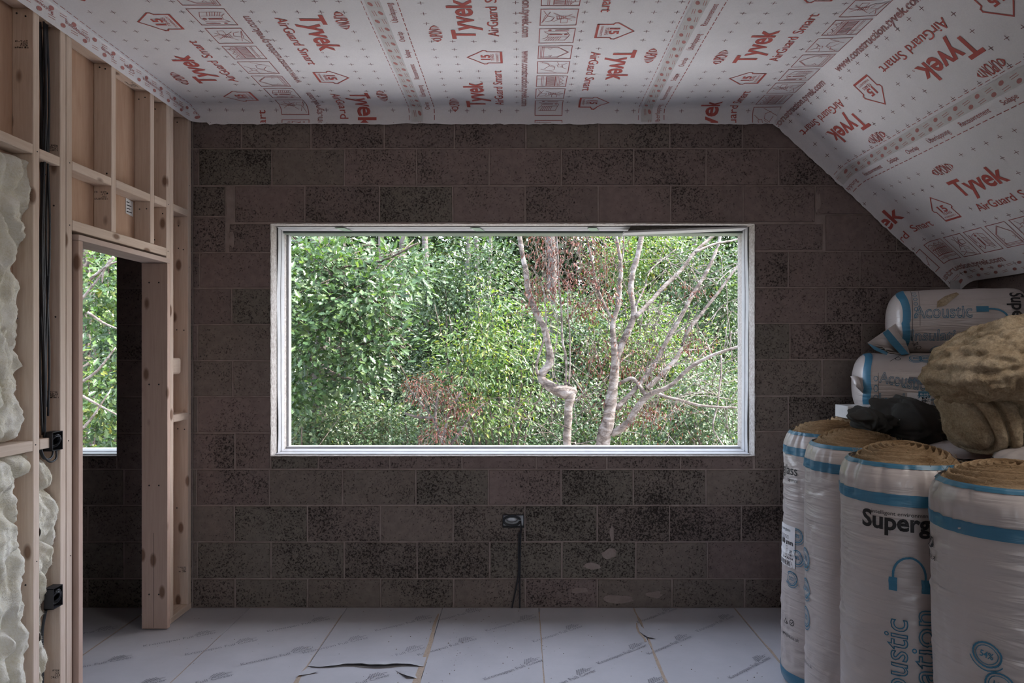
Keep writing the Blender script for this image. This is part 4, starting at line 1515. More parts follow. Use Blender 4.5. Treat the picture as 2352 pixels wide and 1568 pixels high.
scuff.poly([(a - 0.04, s), (a + 0.05, s - 0.012), (a + 0.08, s + 0.004), (a + 0.03, s + 0.022), (a - 0.03, s + 0.026)])
earV = [at(1953, 864, 3.86), at(1972, 866, 3.82), at(1984, 905, 3.80), at(1966, 888, 3.80), at(1968, 860, 3.95)]
bw_o = bw.build('scuffed white bag of acoustic insulation beneath the other bag, above the carton',
         [('paper_label', pap, 'paper'), ('blue_print', bl, 'blue_ink')],
         [('corner_flap', earV, [(0, 3, 2, 1), (0, 1, 4), (0, 4, 3), (3, 4, 2), (1, 2, 4)], 'wrap')])
r_ = (bw.ry + bw.rz) / 2
bk.build('black_lettering', lambda a, b: bw.pt(a, b / r_, 0.0060), M['black_ink'], bw_o, 0.014, origin=(bw.x0, bw.yc, bw.zc - bw.rz))
scuff.build('dirt_mark', lambda a, b: bw.pt(a, b / r_, 0.0036), M['film_print'], bw_o, 0.03, origin=(bw.x0, bw.yc, bw.zc - bw.rz))

# ------------------------------------------------------------------ soft heaps
def heap(name, sil, Y, cu, cv, thick, disp, mat, parent, na=110, nb=64, back=1.0):
    """closed soft body: outline radii about (cu, cv) at distance Y, rounded front and back"""
    c = at(cu, cv, Y)
    pol = []
    for u, v_ in sil:
        p = at(u, v_, Y) - c
        pol.append((math.atan2(p.z, p.x), math.hypot(p.x, p.z)))
    pol.sort()
    pol = [(pol[-1][0] - 2 * PI, pol[-1][1])] + pol + [(pol[0][0] + 2 * PI, pol[0][1])]
    def rad(a):
        for (a0, q0), (a1, q1) in zip(pol[:-1], pol[1:]):
            if a0 <= a <= a1:
                t_ = (a - a0) / (a1 - a0 + 1e-9)
                t_ = t_ * t_ * (3 - 2 * t_)
                return q0 * (1 - t_) + q1 * t_
        return pol[0][1]
    V, Fc = [], []
    for i in range(nb + 1):
        be = PI * i / nb
        sn = max(0.0, math.sin(be)) ** 0.72
        cs = math.cos(be)
        cs = math.copysign(abs(cs) ** 0.85, cs)
        for j in range(na):
            a = -PI + 2 * PI * j / na
            R = rad(a) * sn
            d = Vector((math.cos(a) * R, -thick * cs * (1 if cs > 0 else back), math.sin(a) * R))
            nrm = d.normalized()
            V.append(c + d + nrm * disp(d, a, be) * min(1.0, math.sin(be) * 3 + 0.15))
    for i in range(nb):
        for j in range(na):
            j2 = (j + 1) % na
            Fc.append((i * na + j, i * na + j2, (i + 1) * na + j2, (i + 1) * na + j))
    return pyd(name, V, Fc, mat, parent, True, gloc(parent) if parent else None)

lo = at(2290, 1050, 2.45)
loose = empty('loose_wool', (lo.x, lo.y, lo.z))
tag(loose, 'big unwrapped tan wool batt slumped over the rolls at the right edge', 'insulation')
heap('folded_layer', [(2144, 872), (2150, 850), (2185, 815), (2230, 780), (2268, 748), (2300, 737), (2360, 722), (2420, 735), (2480, 790), (2500, 900), (2460, 1000), (2400, 1040), (2352, 1010), (2320, 968), (2290, 940), (2262, 925), (2230, 918), (2196, 924), (2178, 912), (2160, 896)],
     2.46, 2320, 850, 0.24,
     lambda d, a, be: 0.024 * noise.noise(d * 6.0) - 0.030 * max(0.0, ridged(Vector((d.x * 5, d.y * 5, d.z * 13)) + Vector((2, 0, 1))) - 0.55) + 0.014 * noise.noise(d * 20.0) + 0.011 * noise.noise(d * 50.0), M['wool_tan'], loose, 190, 110)
heap('pleated_layers', [(2176, 915), (2186, 960), (2190, 985), (2200, 1010), (2225, 1034), (2260, 1040), (2320, 1046), (2380, 1050), (2440, 1030), (2450, 950), (2400, 900), (2300, 880), (2220, 890)],
     2.50, 2300, 965, 0.19,
     lambda d, a, be: -0.034 * (1 - abs(math.sin(d.x * 62 + d.z * 16 + 2.2 * noise.noise(d * 5.0)))) ** 2.2 + 0.012 * noise.noise(d * 16.0) + 0.004 * noise.noise(d * 60.0), M['wool_tan'], loose, 230, 100)

def fuzz(obj, n_, ln_, mat, wd=0.0009, seed=0, front=None):
    """loose fibres standing off a woolly surface"""
    rr = random.Random(seed)
    g = gloc(obj)
    ps = obj.data.polygons
    vs = obj.data.vertices
    V, Fc = [], []
    while len(Fc) < n_:
        p = ps[rr.randrange(len(ps))]
        nr = p.normal
        if front and nr.dot(front) < -0.25:
            continue
        a, b_ = vs[p.vertices[0]].co, vs[p.vertices[2]].co
        q = a.lerp(b_, rr.random()) + g
        d = (nr * rr.uniform(0.1, 0.9) + Vector((rr.gauss(0, 1), rr.gauss(0, 1), rr.gauss(0, 1))) * 0.75).normalized() * ln_ * rr.uniform(0.5, 1.4)
        s_ = d.cross(Vector((rr.gauss(0, 1), rr.gauss(0, 1), rr.gauss(0, 1)))).normalized() * wd
        k_ = len(V)
        V += [q - s_ - nr * 0.001, q + s_ - nr * 0.001, q + d]
        Fc.append((k_, k_ + 1, k_ + 2))
    o = pyd('loose_fibres', V, Fc, mat, obj.parent or obj, False)
    o['kind'] = 'stuff'
    return o
for ch in list(loose.children):
    fuzz(ch, 9000, 0.014, M['wool_tan'], 0.0005, len(ch.name), Vector((-.3, -1, 0)))

jc = at(2080, 1010, 3.02)
jacket = empty('jacket', (jc.x, jc.y, jc.z))
tag(jacket, 'crumpled black jacket with a small pale logo, lying on the rolls', 'jacket')
CR = random.Random(77)
CREASE = []
for _ in range(30):
    an = CR.uniform(-1.1, 1.1) + (PI / 2 if CR.random() < 0.3 else 0)
    CREASE.append((CR.uniform(-0.16, 0.16), CR.uniform(-0.09, 0.09), math.cos(an), math.sin(an), CR.uniform(0.05, 0.13), CR.uniform(0.007, 0.014), CR.uniform(0.010, 0.026) * (1 if CR.random() < 0.65 else -0.8)))
def jd(d, a, be):
    """cloth folds: straight creases of limited length on a loose heap"""
    q = Vector((d.x * 5.0 + d.z * 2, d.y * 5, d.z * 6 - d.x * 3))
    h = 0.030 * (ridged(q * 0.8 + Vector((3, 1, 2))) - 0.55)
    wx_, wz_ = d.x + 0.02 * noise.noise(d * 9.0), d.z - d.y * 0.5 + 0.02 * noise.noise(d * 9.0 + Vector((5, 5, 5)))
    for cx, cz, c_, s_, L_, w_, am in CREASE:
        t_ = (wx_ - cx) * c_ + (wz_ - cz) * s_
        n_ = -(wx_ - cx) * s_ + (wz_ - cz) * c_
        if abs(t_) < L_ and abs(n_) < 4 * w_:
            h += am * math.exp(-(n_ / w_) ** 2) * (1 - (t_ / L_) ** 2)
    return h
heap('body', [(2005, 985), (2024, 958), (2048, 932), (2070, 922), (2110, 928), (2150, 948), (2178, 970), (2192, 988), (2198, 1008), (2170, 1022), (2140, 1040), (2090, 1030), (2050, 1016), (2030, 1000)],
     3.02, 2105, 980, 0.20, jd, M['fleece'], jacket, 240, 130)
heap('sleeve', [(1960, 957), (1972, 944), (1990, 940), (2015, 945), (2040, 952), (2048, 975), (2030, 992), (2000, 985), (1975, 972)],
     2.98, 2005, 964, 0.09, lambda d, a, be: 0.7 * jd(d * 1.5 + Vector((.03, 0, .02)), a, be), M['fleece'], jacket, 150, 80)
from mathutils.bvhtree import BVHTree
jb = [o for o in jacket.children if o.name.startswith('body')][0]
jg = gloc(jb)
tree_j = BVHTree.FromPolygons([q.co + jg for q in jb.data.vertices], [tuple(p.vertices) for p in jb.data.polygons])
def on_jacket(a, b):
    d = (at(a, b, 3.0) - Vector((0, 0, CAMZ))).normalized()
    h = tree_j.ray_cast(Vector((0, 0, CAMZ)), d)
    if h[0] is None:
        return at(a, b, 2.85)
    return h[0] + h[1] * 0.003 if h[1].dot(d) < 0 else h[0] - h[1] * 0.003
ink = Ink()
ink.line([(2036, 997), (2039, 985), (2046, 977), (2056, 970), (2068, 964)], 1.3)
for k in range(7):
    ink.line([(2038 + k * 3.0, 982 - k * 2.4), (2040 + k * 3.0, 978 - k * 2.4)], 1.0)
ink.disc(2047, 982, 1.6, 1.6, 6)
ink.build('small_logo', on_jacket, M['paper'], jacket, 4)

cb = at(1965, 940, 3.60)
carton = empty('carton', (1.76, 3.56, 1.236))
tag(carton, 'small white carton sealed with shiny tape, on the wool of the corner roll', 'box')
cm = beam('carton_body', 1.68, 1.895, 3.50, 3.64, 1.238, 1.300, M['card'], carton, 0.002)
beam('sealing_tape', 1.679, 1.795, 3.4985, 3.6415, 1.237, 1.3012, M['tape'], carton, 0.002)
carton.rotation_euler = (0, 0, 0)

# ------------------------------------------------------------------ wool batts between the studs
def batt(label, y0, edge, z0, z1, seed, x_face=LX - 0.004, name='wool_batt', left_edge=None):
    V, Fc = [], []
    nz, ny = int((z1 - z0) / 0.0085), 46
    zs = ln(z0, z1, nz + 1)
    for i, z in enumerate(zs):
        ye = edge(z) + 0.012 * noise.noise(Vector((z * 11, seed, 0))) + 0.005 * noise.noise(Vector((z * 37, seed, 3)))
        ys_ = y0 if left_edge is None else left_edge(z)
        for j in range(ny + 1):
            s = j / ny
            y = ys_ + (ye - ys_) * s
            e = min(1.0, (1 - s) * (ye - ys_) / 0.035, (s * (ye - ys_) / 0.02) if left_edge else 1.0, (z - z0) / 0.03 + 0.05, (z1 - z) / 0.03 + 0.05)
            e = math.sqrt(max(0.0, 1 - (1 - max(0, e)) ** 2))
            q = Vector((y * 11.0 + seed, z * 4.2, seed * 2.0))
            q = q + 0.6 * Vector(noise.noise_vector(Vector((y * 5, z * 5, seed))))
            f = -0.046 * math.exp(-(noise.noise(q) / 0.17) ** 2) + 0.026 * noise.noise(Vector((y * 19, z * 11, seed))) + 0.013 * noise.noise(Vector((y * 42, z * 28, seed))) + 0.006 * noise.noise(Vector((y * 90, z * 70, seed)))
            x = LX - 0.087 + (x_face - (LX - 0.087) + f) * e
            V.append((max(x, LX - 0.088), y, z))
    m = ny + 1
    for i in range(nz):
        for j in range(ny):
            a = i * m + j
            Fc.append((a, a + 1, a + m + 1, a + m))
    o = pyd(name, V, Fc, M['wool_white'], None, True, ((LX, (y0 + edge((z0 + z1) / 2)) / 2, z0)))
    tag(o, label, 'insulation')
    return o
def yz(tbl):
    """edge from (u, v) pairs on the room face of the partition"""
    pts = []
    for u, v_ in tbl:
        Y = F * (-LX) / (1195 - u)
        pts.append((CAMZ + (810 - v_) / F * Y, Y))
    pts.sort()
    def f(z):
        if z <= pts[0][0]: return pts[0][1]
        for (a, p), (b, q) in zip(pts[:-1], pts[1:]):
            if a <= z <= b:
                return p + (q - p) * (z - a) / (b - a + 1e-9)
        return pts[-1][1]
    return f
e1 = yz([(81, 350), (82, 400), (83, 450), (78, 520), (62, 560), (60, 640), (68, 720), (62, 800), (70, 840), (58, 900), (66, 1000), (68, 1025)])
b_1 = batt('pale wool batt filling the stud bay at the left edge, above the lower noggin', 2.4385, e1, 1.212, 2.385, 1.0)
e2 = yz([(84, 1045), (72, 1080), (50, 1120), (52, 1200), (64, 1290), (66, 1400), (70, 1480), (64, 1540), (50, 1700)])
b_2 = batt('pale wool batt at the left edge, below the lower noggin', 2.4385, e2, 0.04, 1.160, 2.0, LX + 0.006)
e3 = yz([(112, 1055), (128, 1090), (140, 1150), (140, 1230), (132, 1290), (122, 1340), (126, 1380), (124, 1440), (118, 1480), (122, 1510), (112, 1568)])
b_3 = batt('narrow pale wool batt in the gap beside the door, under the upper socket box', 2.884, e3, 0.04, 1.125, 3.0, LX - 0.004)

for q, b_ in enumerate((b_1, b_2, b_3)):
    fuzz(b_, 8000, 0.009, M['wool_white'], 0.0004, q)

# ------------------------------------------------------------------ cables and boxes
for k in range(7):
    tb = Tubes()
    y = 2.940 + 0.008 * (k % 4) + 0.002 * k
    x = -2.052 - 0.009 * (k % 3) - 0.004 * (k // 3)
    pts = []
    n = 12
    zend = (1.20, 1.23, 1.26, 1.34, 1.22, 1.42, 1.30)[k]
    for i in range(n + 1):
        t_ = i / n
        z = 3.0 + (zend - 3.0) * t_
        yy = y + 0.005 * math.sin(t_ * 7 + k * 1.3) + (0.012 * math.sin(t_ * PI) if k == 6 else 0)
        pts.append((x + 0.006 * math.sin(t_ * 9 + k), yy, z))
    tb.add(pts, [0.0045] * len(pts), 7, 3)
    o = tb.build('cable', M['cable'], None, True, pts[-1])
    tag(o, 'black cable hanging with others between the two studs beside the door', 'cable', 'black cables in the stud bay')

def back_box(label, y0, y1, x0, x1, z0, z1, loops, seed):
    root = empty('back_box', ((x0 + x1) / 2, (y0 + y1) / 2, z0))
    tag(root, label, 'socket box')
    w_ = 0.0025
    bm = bmesh.new()
    for a in ((x0, x0 + w_, y0, y1, z0, z1), (x0, x1, y0, y0 + w_, z0, z1), (x0, x1, y1 - w_, y1, z0, z1), (x0, x1, y0, y1, z0, z0 + w_), (x0, x1, y0, y1, z1 - w_, z1)):
        g = bmesh.ops.create_cube(bm, size=1.0)
        for v_ in g['verts']:
            v_.co = Vector(((a[0] + a[1]) / 2 + v_.co.x * (a[1] - a[0]), (a[2] + a[3]) / 2 + v_.co.y * (a[3] - a[2]), (a[4] + a[5]) / 2 + v_.co.z * (a[5] - a[4])))
    bmobj('box_shell', bm, M['box_plastic'], root)
    rr = random.Random(seed)
    for k in range(loops):
        tb = Tubes()
        cy, cz = (y0 + y1) / 2, (z0 + z1) / 2
        ry, rz = (y1 - y0) * rr.uniform(0.22, 0.36), (z1 - z0) * rr.uniform(0.22, 0.36)
        pts = [(x1 - 0.012 + 0.012 * math.sin(i * 0.9 + k), cy + ry * math.cos(i * 0.75 + k), cz + rz * math.sin(i * 0.75 + k)) for i in range(10)]
        tb.add(pts, [0.0036] * 10, 6, 3)
        tb.build('cable_tail', M['cable'], root)
    return root
b1 = back_box('upper black socket box with coiled cable, beside the door opening', 2.945, 3.0115, LX - 0.03, LX + 0.012, 1.150, 1.232, 4, 1)
tb = Tubes()
tb.add([(LX - 0.012, 2.90, 1.20), (LX - 0.004, 2.91, 1.14), (LX, 2.945, 1.105), (LX, 2.985, 1.112), (LX - 0.006, 2.995, 1.148)], [0.0042] * 5, 7, 4)
tb.add([(LX - 0.02, 2.90, 1.19), (LX - 0.014, 2.92, 1.13), (LX - 0.01, 2.95, 1.115), (LX - 0.01, 2.975, 1.125), (LX - 0.012, 2.985, 1.149)], [0.0042] * 5, 7, 4)
tb.build('cable_loop', M['cable'], b1)
back_box('lower black socket box with coiled cable, beside the door opening', 2.950, 3.0115, LX - 0.03, LX + 0.012, 0.465, 0.555, 4, 2)
tb = Tubes()
tb.add([(LX - 0.03, 2.965, 0.46), (LX - 0.04, 2.955, 0.36), (LX - 0.03, 2.945, 0.2), (LX - 0.035, 2.94, 0.05)], [0.006, 0.006, 0.006, 0.006], 7, 4)
o = tb.build('cable', M['cable'], None, True, (LX - 0.035, 2.94, 0.05))
tag(o, 'black cable running down from the lower socket box behind the wool', 'cable')

s0, s1, s2, s3 = SOCK
sock = empty('back_box', ((s0 + s1) / 2, WY, s2))
tag(sock, 'double steel socket box set in the block wall under the window', 'socket box')
V, Fc = holed_wall(s0, s1, s2, s3, WY - 0.004, WY + 0.034, [(s0 + 0.003, s1 - 0.003, s2 + 0.003, s3 - 0.003)])
pyd('box_rim', V, Fc, M['box_plastic'], sock)
beam('steel_back', s0, s1, WY + 0.034, WY + 0.037, s2, s3, M['galv'], sock, 0)
bm = bmesh.new()
bmesh.ops.create_uvsphere(bm, u_segments=20, v_segments=10, radius=1)
for v_ in bm.verts:
    v_.co = Vector((wx(1176) + v_.co.x * 0.037, WY + 0.030 + v_.co.y * 0.010, wz(1195) + v_.co.z * 0.019))
bmobj('grommet_plate', bm, M['galv'], sock, True)
tb = Tubes()
c, cz = wx(1176), wz(1196)
for k, (rx_, rz_) in enumerate(((0.052, 0.030), (0.048, 0.026), (0.055, 0.032))):
    tb.add([(c + rx_ * math.cos(a), WY + 0.012 - 0.004 * k, cz + rz_ * math.sin(a)) for a in [0.25 + PI * 1.85 * i / 14 for i in range(15)]] + [(wx(1196), WY - 0.004, cz - 0.01), (wx(1197), WY - 0.010, s2 - 0.03)], [0.0042] * 17, 7, 3)
tb.build('coiled_cable', M['cable'], sock)
for k, (xa, xb) in enumerate(((1196, 1194), (1192, 1176))):
    tb = Tubes()
    tb.add([(wx(xa), WY - 0.0115, s2 - 0.026), (wx(xa - 1), WY - 0.0085, 0.35), (wx(xa - 2), WY - 0.009, 0.2), (wx(xb), WY - 0.012, 0.004)], [0.0048] * 4, 7, 5)
    o = tb.build('cable', M['cable'], None, True, (wx(xb), WY - 0.012, 0.004))
    tag(o, ('straight black cable from the wall socket box down to the floor', 'black cable from the wall socket box splaying left at the floor')[k], 'cable')

# crumbs and dust on the floor
V, Fc = [], []
for _ in range(330):
    x, y = random.uniform(-2.0, 1.3), random.uniform(2.9, 4.18)
    if random.random() < 0.4:
        x = -0.46 + abs(random.gauss(0, 0.35))
    r = random.choice((0.0014, 0.0018, 0.0024, 0.0038)) * random.uniform(0.7, 1.2)
    b = len(V)
    a = random.uniform(0, PI)
    for q in range(3):
        V.append((x + r * math.cos(a + q * 2.1), y + r * math.sin(a + q * 2.1), 0.0012))
    V.append((x, y, 0.0012 + r * 0.9))
    Fc += [(b, b + 1, b + 3), (b + 1, b + 2, b + 3), (b + 2, b, b + 3)]
o = pyd('crumbs', V, Fc, m_plain('grey_brown_crumbs', (0.27, 0.235, 0.20), 0.9, 0.1, 0.5, 40))
tag(o, 'crumbs of mortar and sawdust scattered over the floor boards', 'debris', None, 'stuff')
# ================================================================== OUTSIDE: the wood beyond the windows
GZ = -1.6
def m_leaf(name, cols, trans=0.3, rough=0.38, spec=0.5):
    t = NT(name)
    at_ = t.new('ShaderNodeAttribute')
    at_.attribute_name = 'tint'
    n_ = len(cols)
    c = t.ramp(at_.outputs['Fac'], [(i / (n_ - 1), q) for i, q in enumerate(cols)])
    t.base(c)
    t.set(rough, spec)
    tr = t.new('ShaderNodeBsdfTranslucent')
    g = t.mix(1.0, c, (1.6, 1.7, 0.7), 'MULTIPLY')
    t.l(g, tr.inputs['Color'])
    mx = t.new('ShaderNodeMixShader')
    mx.inputs[0].default_value = trans
    t.l(t.p.outputs[0], mx.inputs[1])
    t.l(tr.outputs[0], mx.inputs[2])
    t.l(mx.outputs[0], t.out.inputs['Surface'])
    return t.m
M['leaf_oak'] = m_leaf('oak_leaf', [(0.0165, 0.0376, 0.0165), (0.0303, 0.0635, 0.0248), (0.0468, 0.0838, 0.0303), (0.077, 0.1097, 0.033)], 0.28, 0.42, 0.45)
M['leaf_hazel'] = m_leaf('yellow_green_leaf', [(0.030, 0.070, 0.020), (0.050, 0.098, 0.028), (0.085, 0.125, 0.032), (0.175, 0.165, 0.036)], 0.35, 0.4, 0.5)
M['leaf_wood'] = m_leaf('woodland_leaf', [(0.0168, 0.0378, 0.0192), (0.03, 0.0599, 0.027), (0.048, 0.0788, 0.036), (0.072, 0.1008, 0.042)], 0.28, 0.42, 0.45)
M['leaf_bramble'] = m_leaf('bramble_leaf', [(0.0217, 0.0488, 0.0235), (0.0402, 0.0748, 0.034), (0.0679, 0.1008, 0.0494), (0.1235, 0.1235, 0.0617)], 0.28, 0.42, 0.45)
M['leaf_dead'] = m_leaf('dead_red_brown_leaf', [(0.0409, 0.0102, 0.0074), (0.0648, 0.0171, 0.0112), (0.0818, 0.0256, 0.0167), (0.0955, 0.0409, 0.026)], 0.2, 0.6, 0.3)
M['leaf_dark'] = m_leaf('shaded_leaf', [(0.010, 0.020, 0.011), (0.016, 0.030, 0.015), (0.024, 0.038, 0.019), (0.035, 0.05, 0.024)], 0.15, 0.5, 0.3)  # darker leaf colour paints in the shade of the gap in the wood
def m_bark(name, c1, c2, c3):
    t = NT(name)
    v = t.coord('World', (1, 1, 2.2))
    a = t.noise(v, 7.0, 5.0, 0.65, 0.6)
    b = t.noise(v, 38.0, 4.0, 0.6)
    c = t.ramp(a, [(0.35, c3), (0.48, c1), (0.68, c2)])
    c = t.mix(0.5, c, t.ramp(b, [(0.3, 0.3), (0.7, 0.7)]), 'OVERLAY')
    t.base(c)
    t.bump(b, 0.5, 0.01)
    return t.set(0.85, 0.2)
M['bark_birch'] = m_bark('pale_birch_bark', (0.100, 0.082, 0.072), (0.200, 0.185, 0.178), (0.038, 0.030, 0.027))
M['bark_grey'] = m_bark('grey_bark', (0.075, 0.064, 0.060), (0.11, 0.10, 0.098), (0.034, 0.029, 0.026))
M['twig'] = m_bark('brown_twig', (0.07, 0.054, 0.044), (0.11, 0.094, 0.082), (0.038, 0.029, 0.025))
t = NT('leaf_litter_ground')
v = t.coord('World')
t.base(t.ramp(t.noise(v, 1.5, 6.0, 0.7), [(0.3, (0.04, 0.034, 0.022)), (0.55, (0.06, 0.052, 0.03)), (0.75, (0.04, 0.055, 0.025))]))
M['litter'] = t.set(1.0, 0.1)
M['paving'] = m_plain('pale_paving', (0.37, 0.36, 0.355), 0.85, 0.2, 0.12, 6)

ground = struct('ground')
V = [(-60, WY + 0.3, GZ), (60, WY + 0.3, GZ), (60, 12, GZ), (-60, 12, GZ), (60, 30, GZ + 0.4), (-60, 30, GZ + 0.4), (60, 90, GZ + 6), (-60, 90, GZ + 6),
     (60, -40, GZ), (-60, -40, GZ)]
pyd('soil', V, [(0, 1, 2, 3), (3, 2, 4, 5), (5, 4, 6, 7), (9, 8, 1, 0)], M['litter'], ground)
pat = struct('terrace')  # unseen pale slab added to bounce daylight up to the ceiling
beam('paving_slab', -10, 10, WY + 0.30, 7.9, GZ - 0.1, GZ + 0.06, M['paving'], pat, 0.01)

# leaf outlines: (x, y, z) with the base at the origin and the tip at y = 1
SIMPLE = (np.array([(0, 0, 0), (.26, .30, .07), (.22, .68, .05), (0, 1, -.06), (-.22, .68, .05), (-.26, .30, .07)], float), [(0, 1, 2, 3), (0, 3, 4, 5)])
SLIM = (np.array([(0, 0, 0), (.17, .35, .05), (.12, .7, .02), (0, 1, -.10), (-.12, .7, .02), (-.17, .35, .05)], float), [(0, 1, 2, 3), (0, 3, 4, 5)])
def oak_template():
    R = [(.03, .06), (.15, .22), (.09, .30), (.27, .46), (.15, .53), (.30, .70), (.15, .78), (.13, .93)]
    P = [(0, 0, 0)] + [(x, y, 0.16 * x) for x, y in R] + [(0, 1, -.05)] + [(-x, y, 0.16 * x) for x, y in R[::-1]]
    n_ = len(R)
    return np.array(P, float), [tuple(range(0, n_ + 2)), tuple([0] + list(range(n_ + 1, 2 * n_ + 2)))]
OAK = oak_template()

def leaf_mesh(tmpl, pos, dirs, ups, size, tint):
    T, Fs = tmpl
    n_, k = len(pos), len(T)
    dirs = dirs / (np.linalg.norm(dirs, axis=1, keepdims=True) + 1e-9)
    side = np.cross(dirs, ups)
    side /= (np.linalg.norm(side, axis=1, keepdims=True) + 1e-9)
    nrm = np.cross(side, dirs)
    P = pos[:, None, :] + size[:, None, None] * (T[None, :, 0, None] * side[:, None, :] + T[None, :, 1, None] * dirs[:, None, :] + T[None, :, 2, None] * nrm[:, None, :])
    P = P.reshape(-1, 3)
    loops = np.concatenate([np.array(f) for f in Fs])
    starts1 = np.cumsum([0] + [len(f) for f in Fs])[:-1]
    tot = np.array([len(f) for f in Fs])
    L = len(loops)
    all_l = (np.arange(n_)[:, None] * k + loops[None, :]).ravel()
    all_s = (np.arange(n_)[:, None] * L + starts1[None, :]).ravel()
    all_t = np.tile(tot, n_)
    me = bpy.data.meshes.new('leaves')
    me.vertices.add(len(P))
    me.vertices.foreach_set('co', P.ravel())
    me.loops.add(len(all_l))
    me.loops.foreach_set('vertex_index', all_l.astype(np.int32))
    me.polygons.add(len(all_s))
    me.polygons.foreach_set('loop_start', all_s.astype(np.int32))
    me.polygons.foreach_set('loop_total', all_t.astype(np.int32))
    me.update(calc_edges=True)
    at_ = me.attributes.new('tint', 'FLOAT', 'POINT')
    at_.data.foreach_set('value', np.repeat(tint, k).astype(np.float32))
    return me

def link_mesh(name, me, mat, parent, kind=None):
    me.name = name
    me.materials.append(mat)
    o = bpy.data.objects.new(name, me)
    o.parent = parent
    o.location = -gloc(parent)
    COL.objects.link(o)
    if kind:
        o['kind'] = kind
    return o

def sprays(ells, n_clusters, per, size, spread, droop=0.3, shell=0.55, facing=0.35):
    """leaf positions in twig-end sprays through a set of ellipsoids: returns pos, dir, up, size, tint"""
    vol = np.array([e[1][0] * e[1][1] * e[1][2] for e in ells]) ** 0.75
    pick = RNG.choice(len(ells), n_clusters, p=vol / vol.sum())
    C = np.array([e[0] for e in ells])[pick]
    R = np.array([e[1] for e in ells])[pick]
    d = RNG.normal(size=(n_clusters, 3))
    d /= np.linalg.norm(d, axis=1, keepdims=True)
    rr = shell + (1 - shell) * RNG.random((n_clusters, 1)) ** 0.6
    cen = C + d * R * rr
    out = d * 0.8 + np.array([0, -0.25, 0.15]) + RNG.normal(size=d.shape) * 0.35
    out /= np.linalg.norm(out, axis=1, keepdims=True)
    ctint = RNG.random(n_clusters)
    idx = np.repeat(np.arange(n_clusters), per)
    N = len(idx)
    off = RNG.normal(size=(N, 3)) * spread * np.array([1, 1, 0.55])
    pos = cen[idx] + off
    dr = out[idx] * 0.7 + off / (spread * 2.2) + np.array([0, 0, -droop]) + RNG.normal(size=(N, 3)) * 0.35
    up = np.array([0, -facing, 1.0]) + RNG.normal(size=(N, 3)) * 0.42
    sz = size * RNG.uniform(0.65, 1.2, N)
    tint = np.clip(0.25 + 0.5 * ctint[idx] + RNG.normal(size=N) * 0.16, 0, 1)
    return pos, dr, up, sz, tint, cen

def foliage(root, tmpl, mat, ells, n_clusters, per, size, spread, name='foliage', **kw):
    pos, dr, up, sz, ti, cen = sprays(ells, n_clusters, per, size, spread, **kw)
    keep = pos[:, 1] > WY + 0.9
    me = leaf_mesh(tmpl, pos[keep], dr[keep], up[keep], sz[keep], ti[keep])
    link_mesh(name, me, mat, root, 'stuff')
    return cen

def twigs(root, starts, ends, r, mat, name='twigs', kink=0.12, per=1):
    tb = Tubes()
    for a, b in zip(starts, ends):
        a, b = Vector(a), Vector(b)
        m = (a + b) / 2 + Vector((random.gauss(0, kink), random.gauss(0, kink), random.gauss(0, kink) + 0.05))
        tb.add([a, m, b], [r, r * 0.75, r * 0.35], 5, 3)
    o = tb.build(name, mat, root, True)
    o['kind'] = 'stuff'
    return o

def plant(name, x, y, label, cat, group=None, z=GZ):
    e = empty(name, (x, y, z))
    return tag(e, label, cat, group)

# ------------------------------------------------------------------ oak on the left, its leafy boughs close to the window
oak = plant('oak_tree', -3.0, 9.4, 'leafy oak filling the left third of the main window, lobed leaves near the glass line', 'tree')
Yo = 8.6
tb = Tubes()
tb.add([(-3.0, 9.4, GZ), (-2.9, 9.35, -1), at(742, 720, 9.3), at(735, 640, 9.3), at(728, 560, 9.3), at(724, 430, 9.3)], [0.16, 0.13, 0.10, 0.085, 0.085, 0.08], 10, 4, 0.03)
tb.build('trunk', M['bark_grey'], oak)
bo = [[(745, 760), (820, 720), (880, 690), (940, 675)], [(740, 700), (690, 660), (640, 650)], [(748, 800), (800, 800), (880, 780), (930, 800)], [(738, 640), (800, 610), (870, 600), (960, 560)],
      [(745, 820), (690, 830), (640, 860)], [(735, 600), (690, 560), (650, 520)], [(750, 850), (830, 880), (900, 900)]]
for b in bo:
    n_ = len(b)
    tb = Tubes()
    tb.add([at(u, v_, 9.3 - 0.35 * i) for i, (u, v_) in enumerate(b)], [0.035 * (1 - 0.75 * i / (n_ - 1)) for i in range(n_)], 6, 4, 0.02)
    tb.build('bough', M['twig'], oak)
def E(u, v_, Y, ru, rv, ry):
    c = at(u, v_, Y)
    return (np.array(c), np.array([ru / F * Y, ry, rv / F * Y]))
oak_e = [E(720, 620, 8.5, 120, 80, .6), E(820, 690, 8.3, 120, 70, .5), E(700, 760, 8.2, 90, 90, .6), E(850, 790, 8.3, 85, 60, .4), E(690, 880, 8.4, 80, 70, .5), E(900, 630, 8.8, 100, 70, .6), E(770, 560, 8.9, 130, 40, .5), E(640, 660, 8.0, 60, 170, .5), E(800, 850, 8.4, 75, 45, .4)]
pos, dr, up, sz, ti, cen = sprays(oak_e, 600, 9, 0.105, 0.13, shell=0.25, facing=0.55)
order = np.argsort(pos[:, 1])
near, rest = order[:300], order[300:]
link_mesh('foliage', leaf_mesh(OAK, pos[rest], dr[rest], up[rest], sz[rest], ti[rest]), M['leaf_oak'], oak, 'stuff')
protos = []
for q in range(6):
    me = leaf_mesh(OAK, np.zeros((1, 3)), np.array([[0, 1.0, 0]]), np.array([[0, 0, 1.0]]), np.array([1.0]), np.array([0.15 + q * 0.14]))
    me.materials.append(M['leaf_oak'])
    me.name = 'leaf'
    protos.append(me)
from mathutils import Matrix
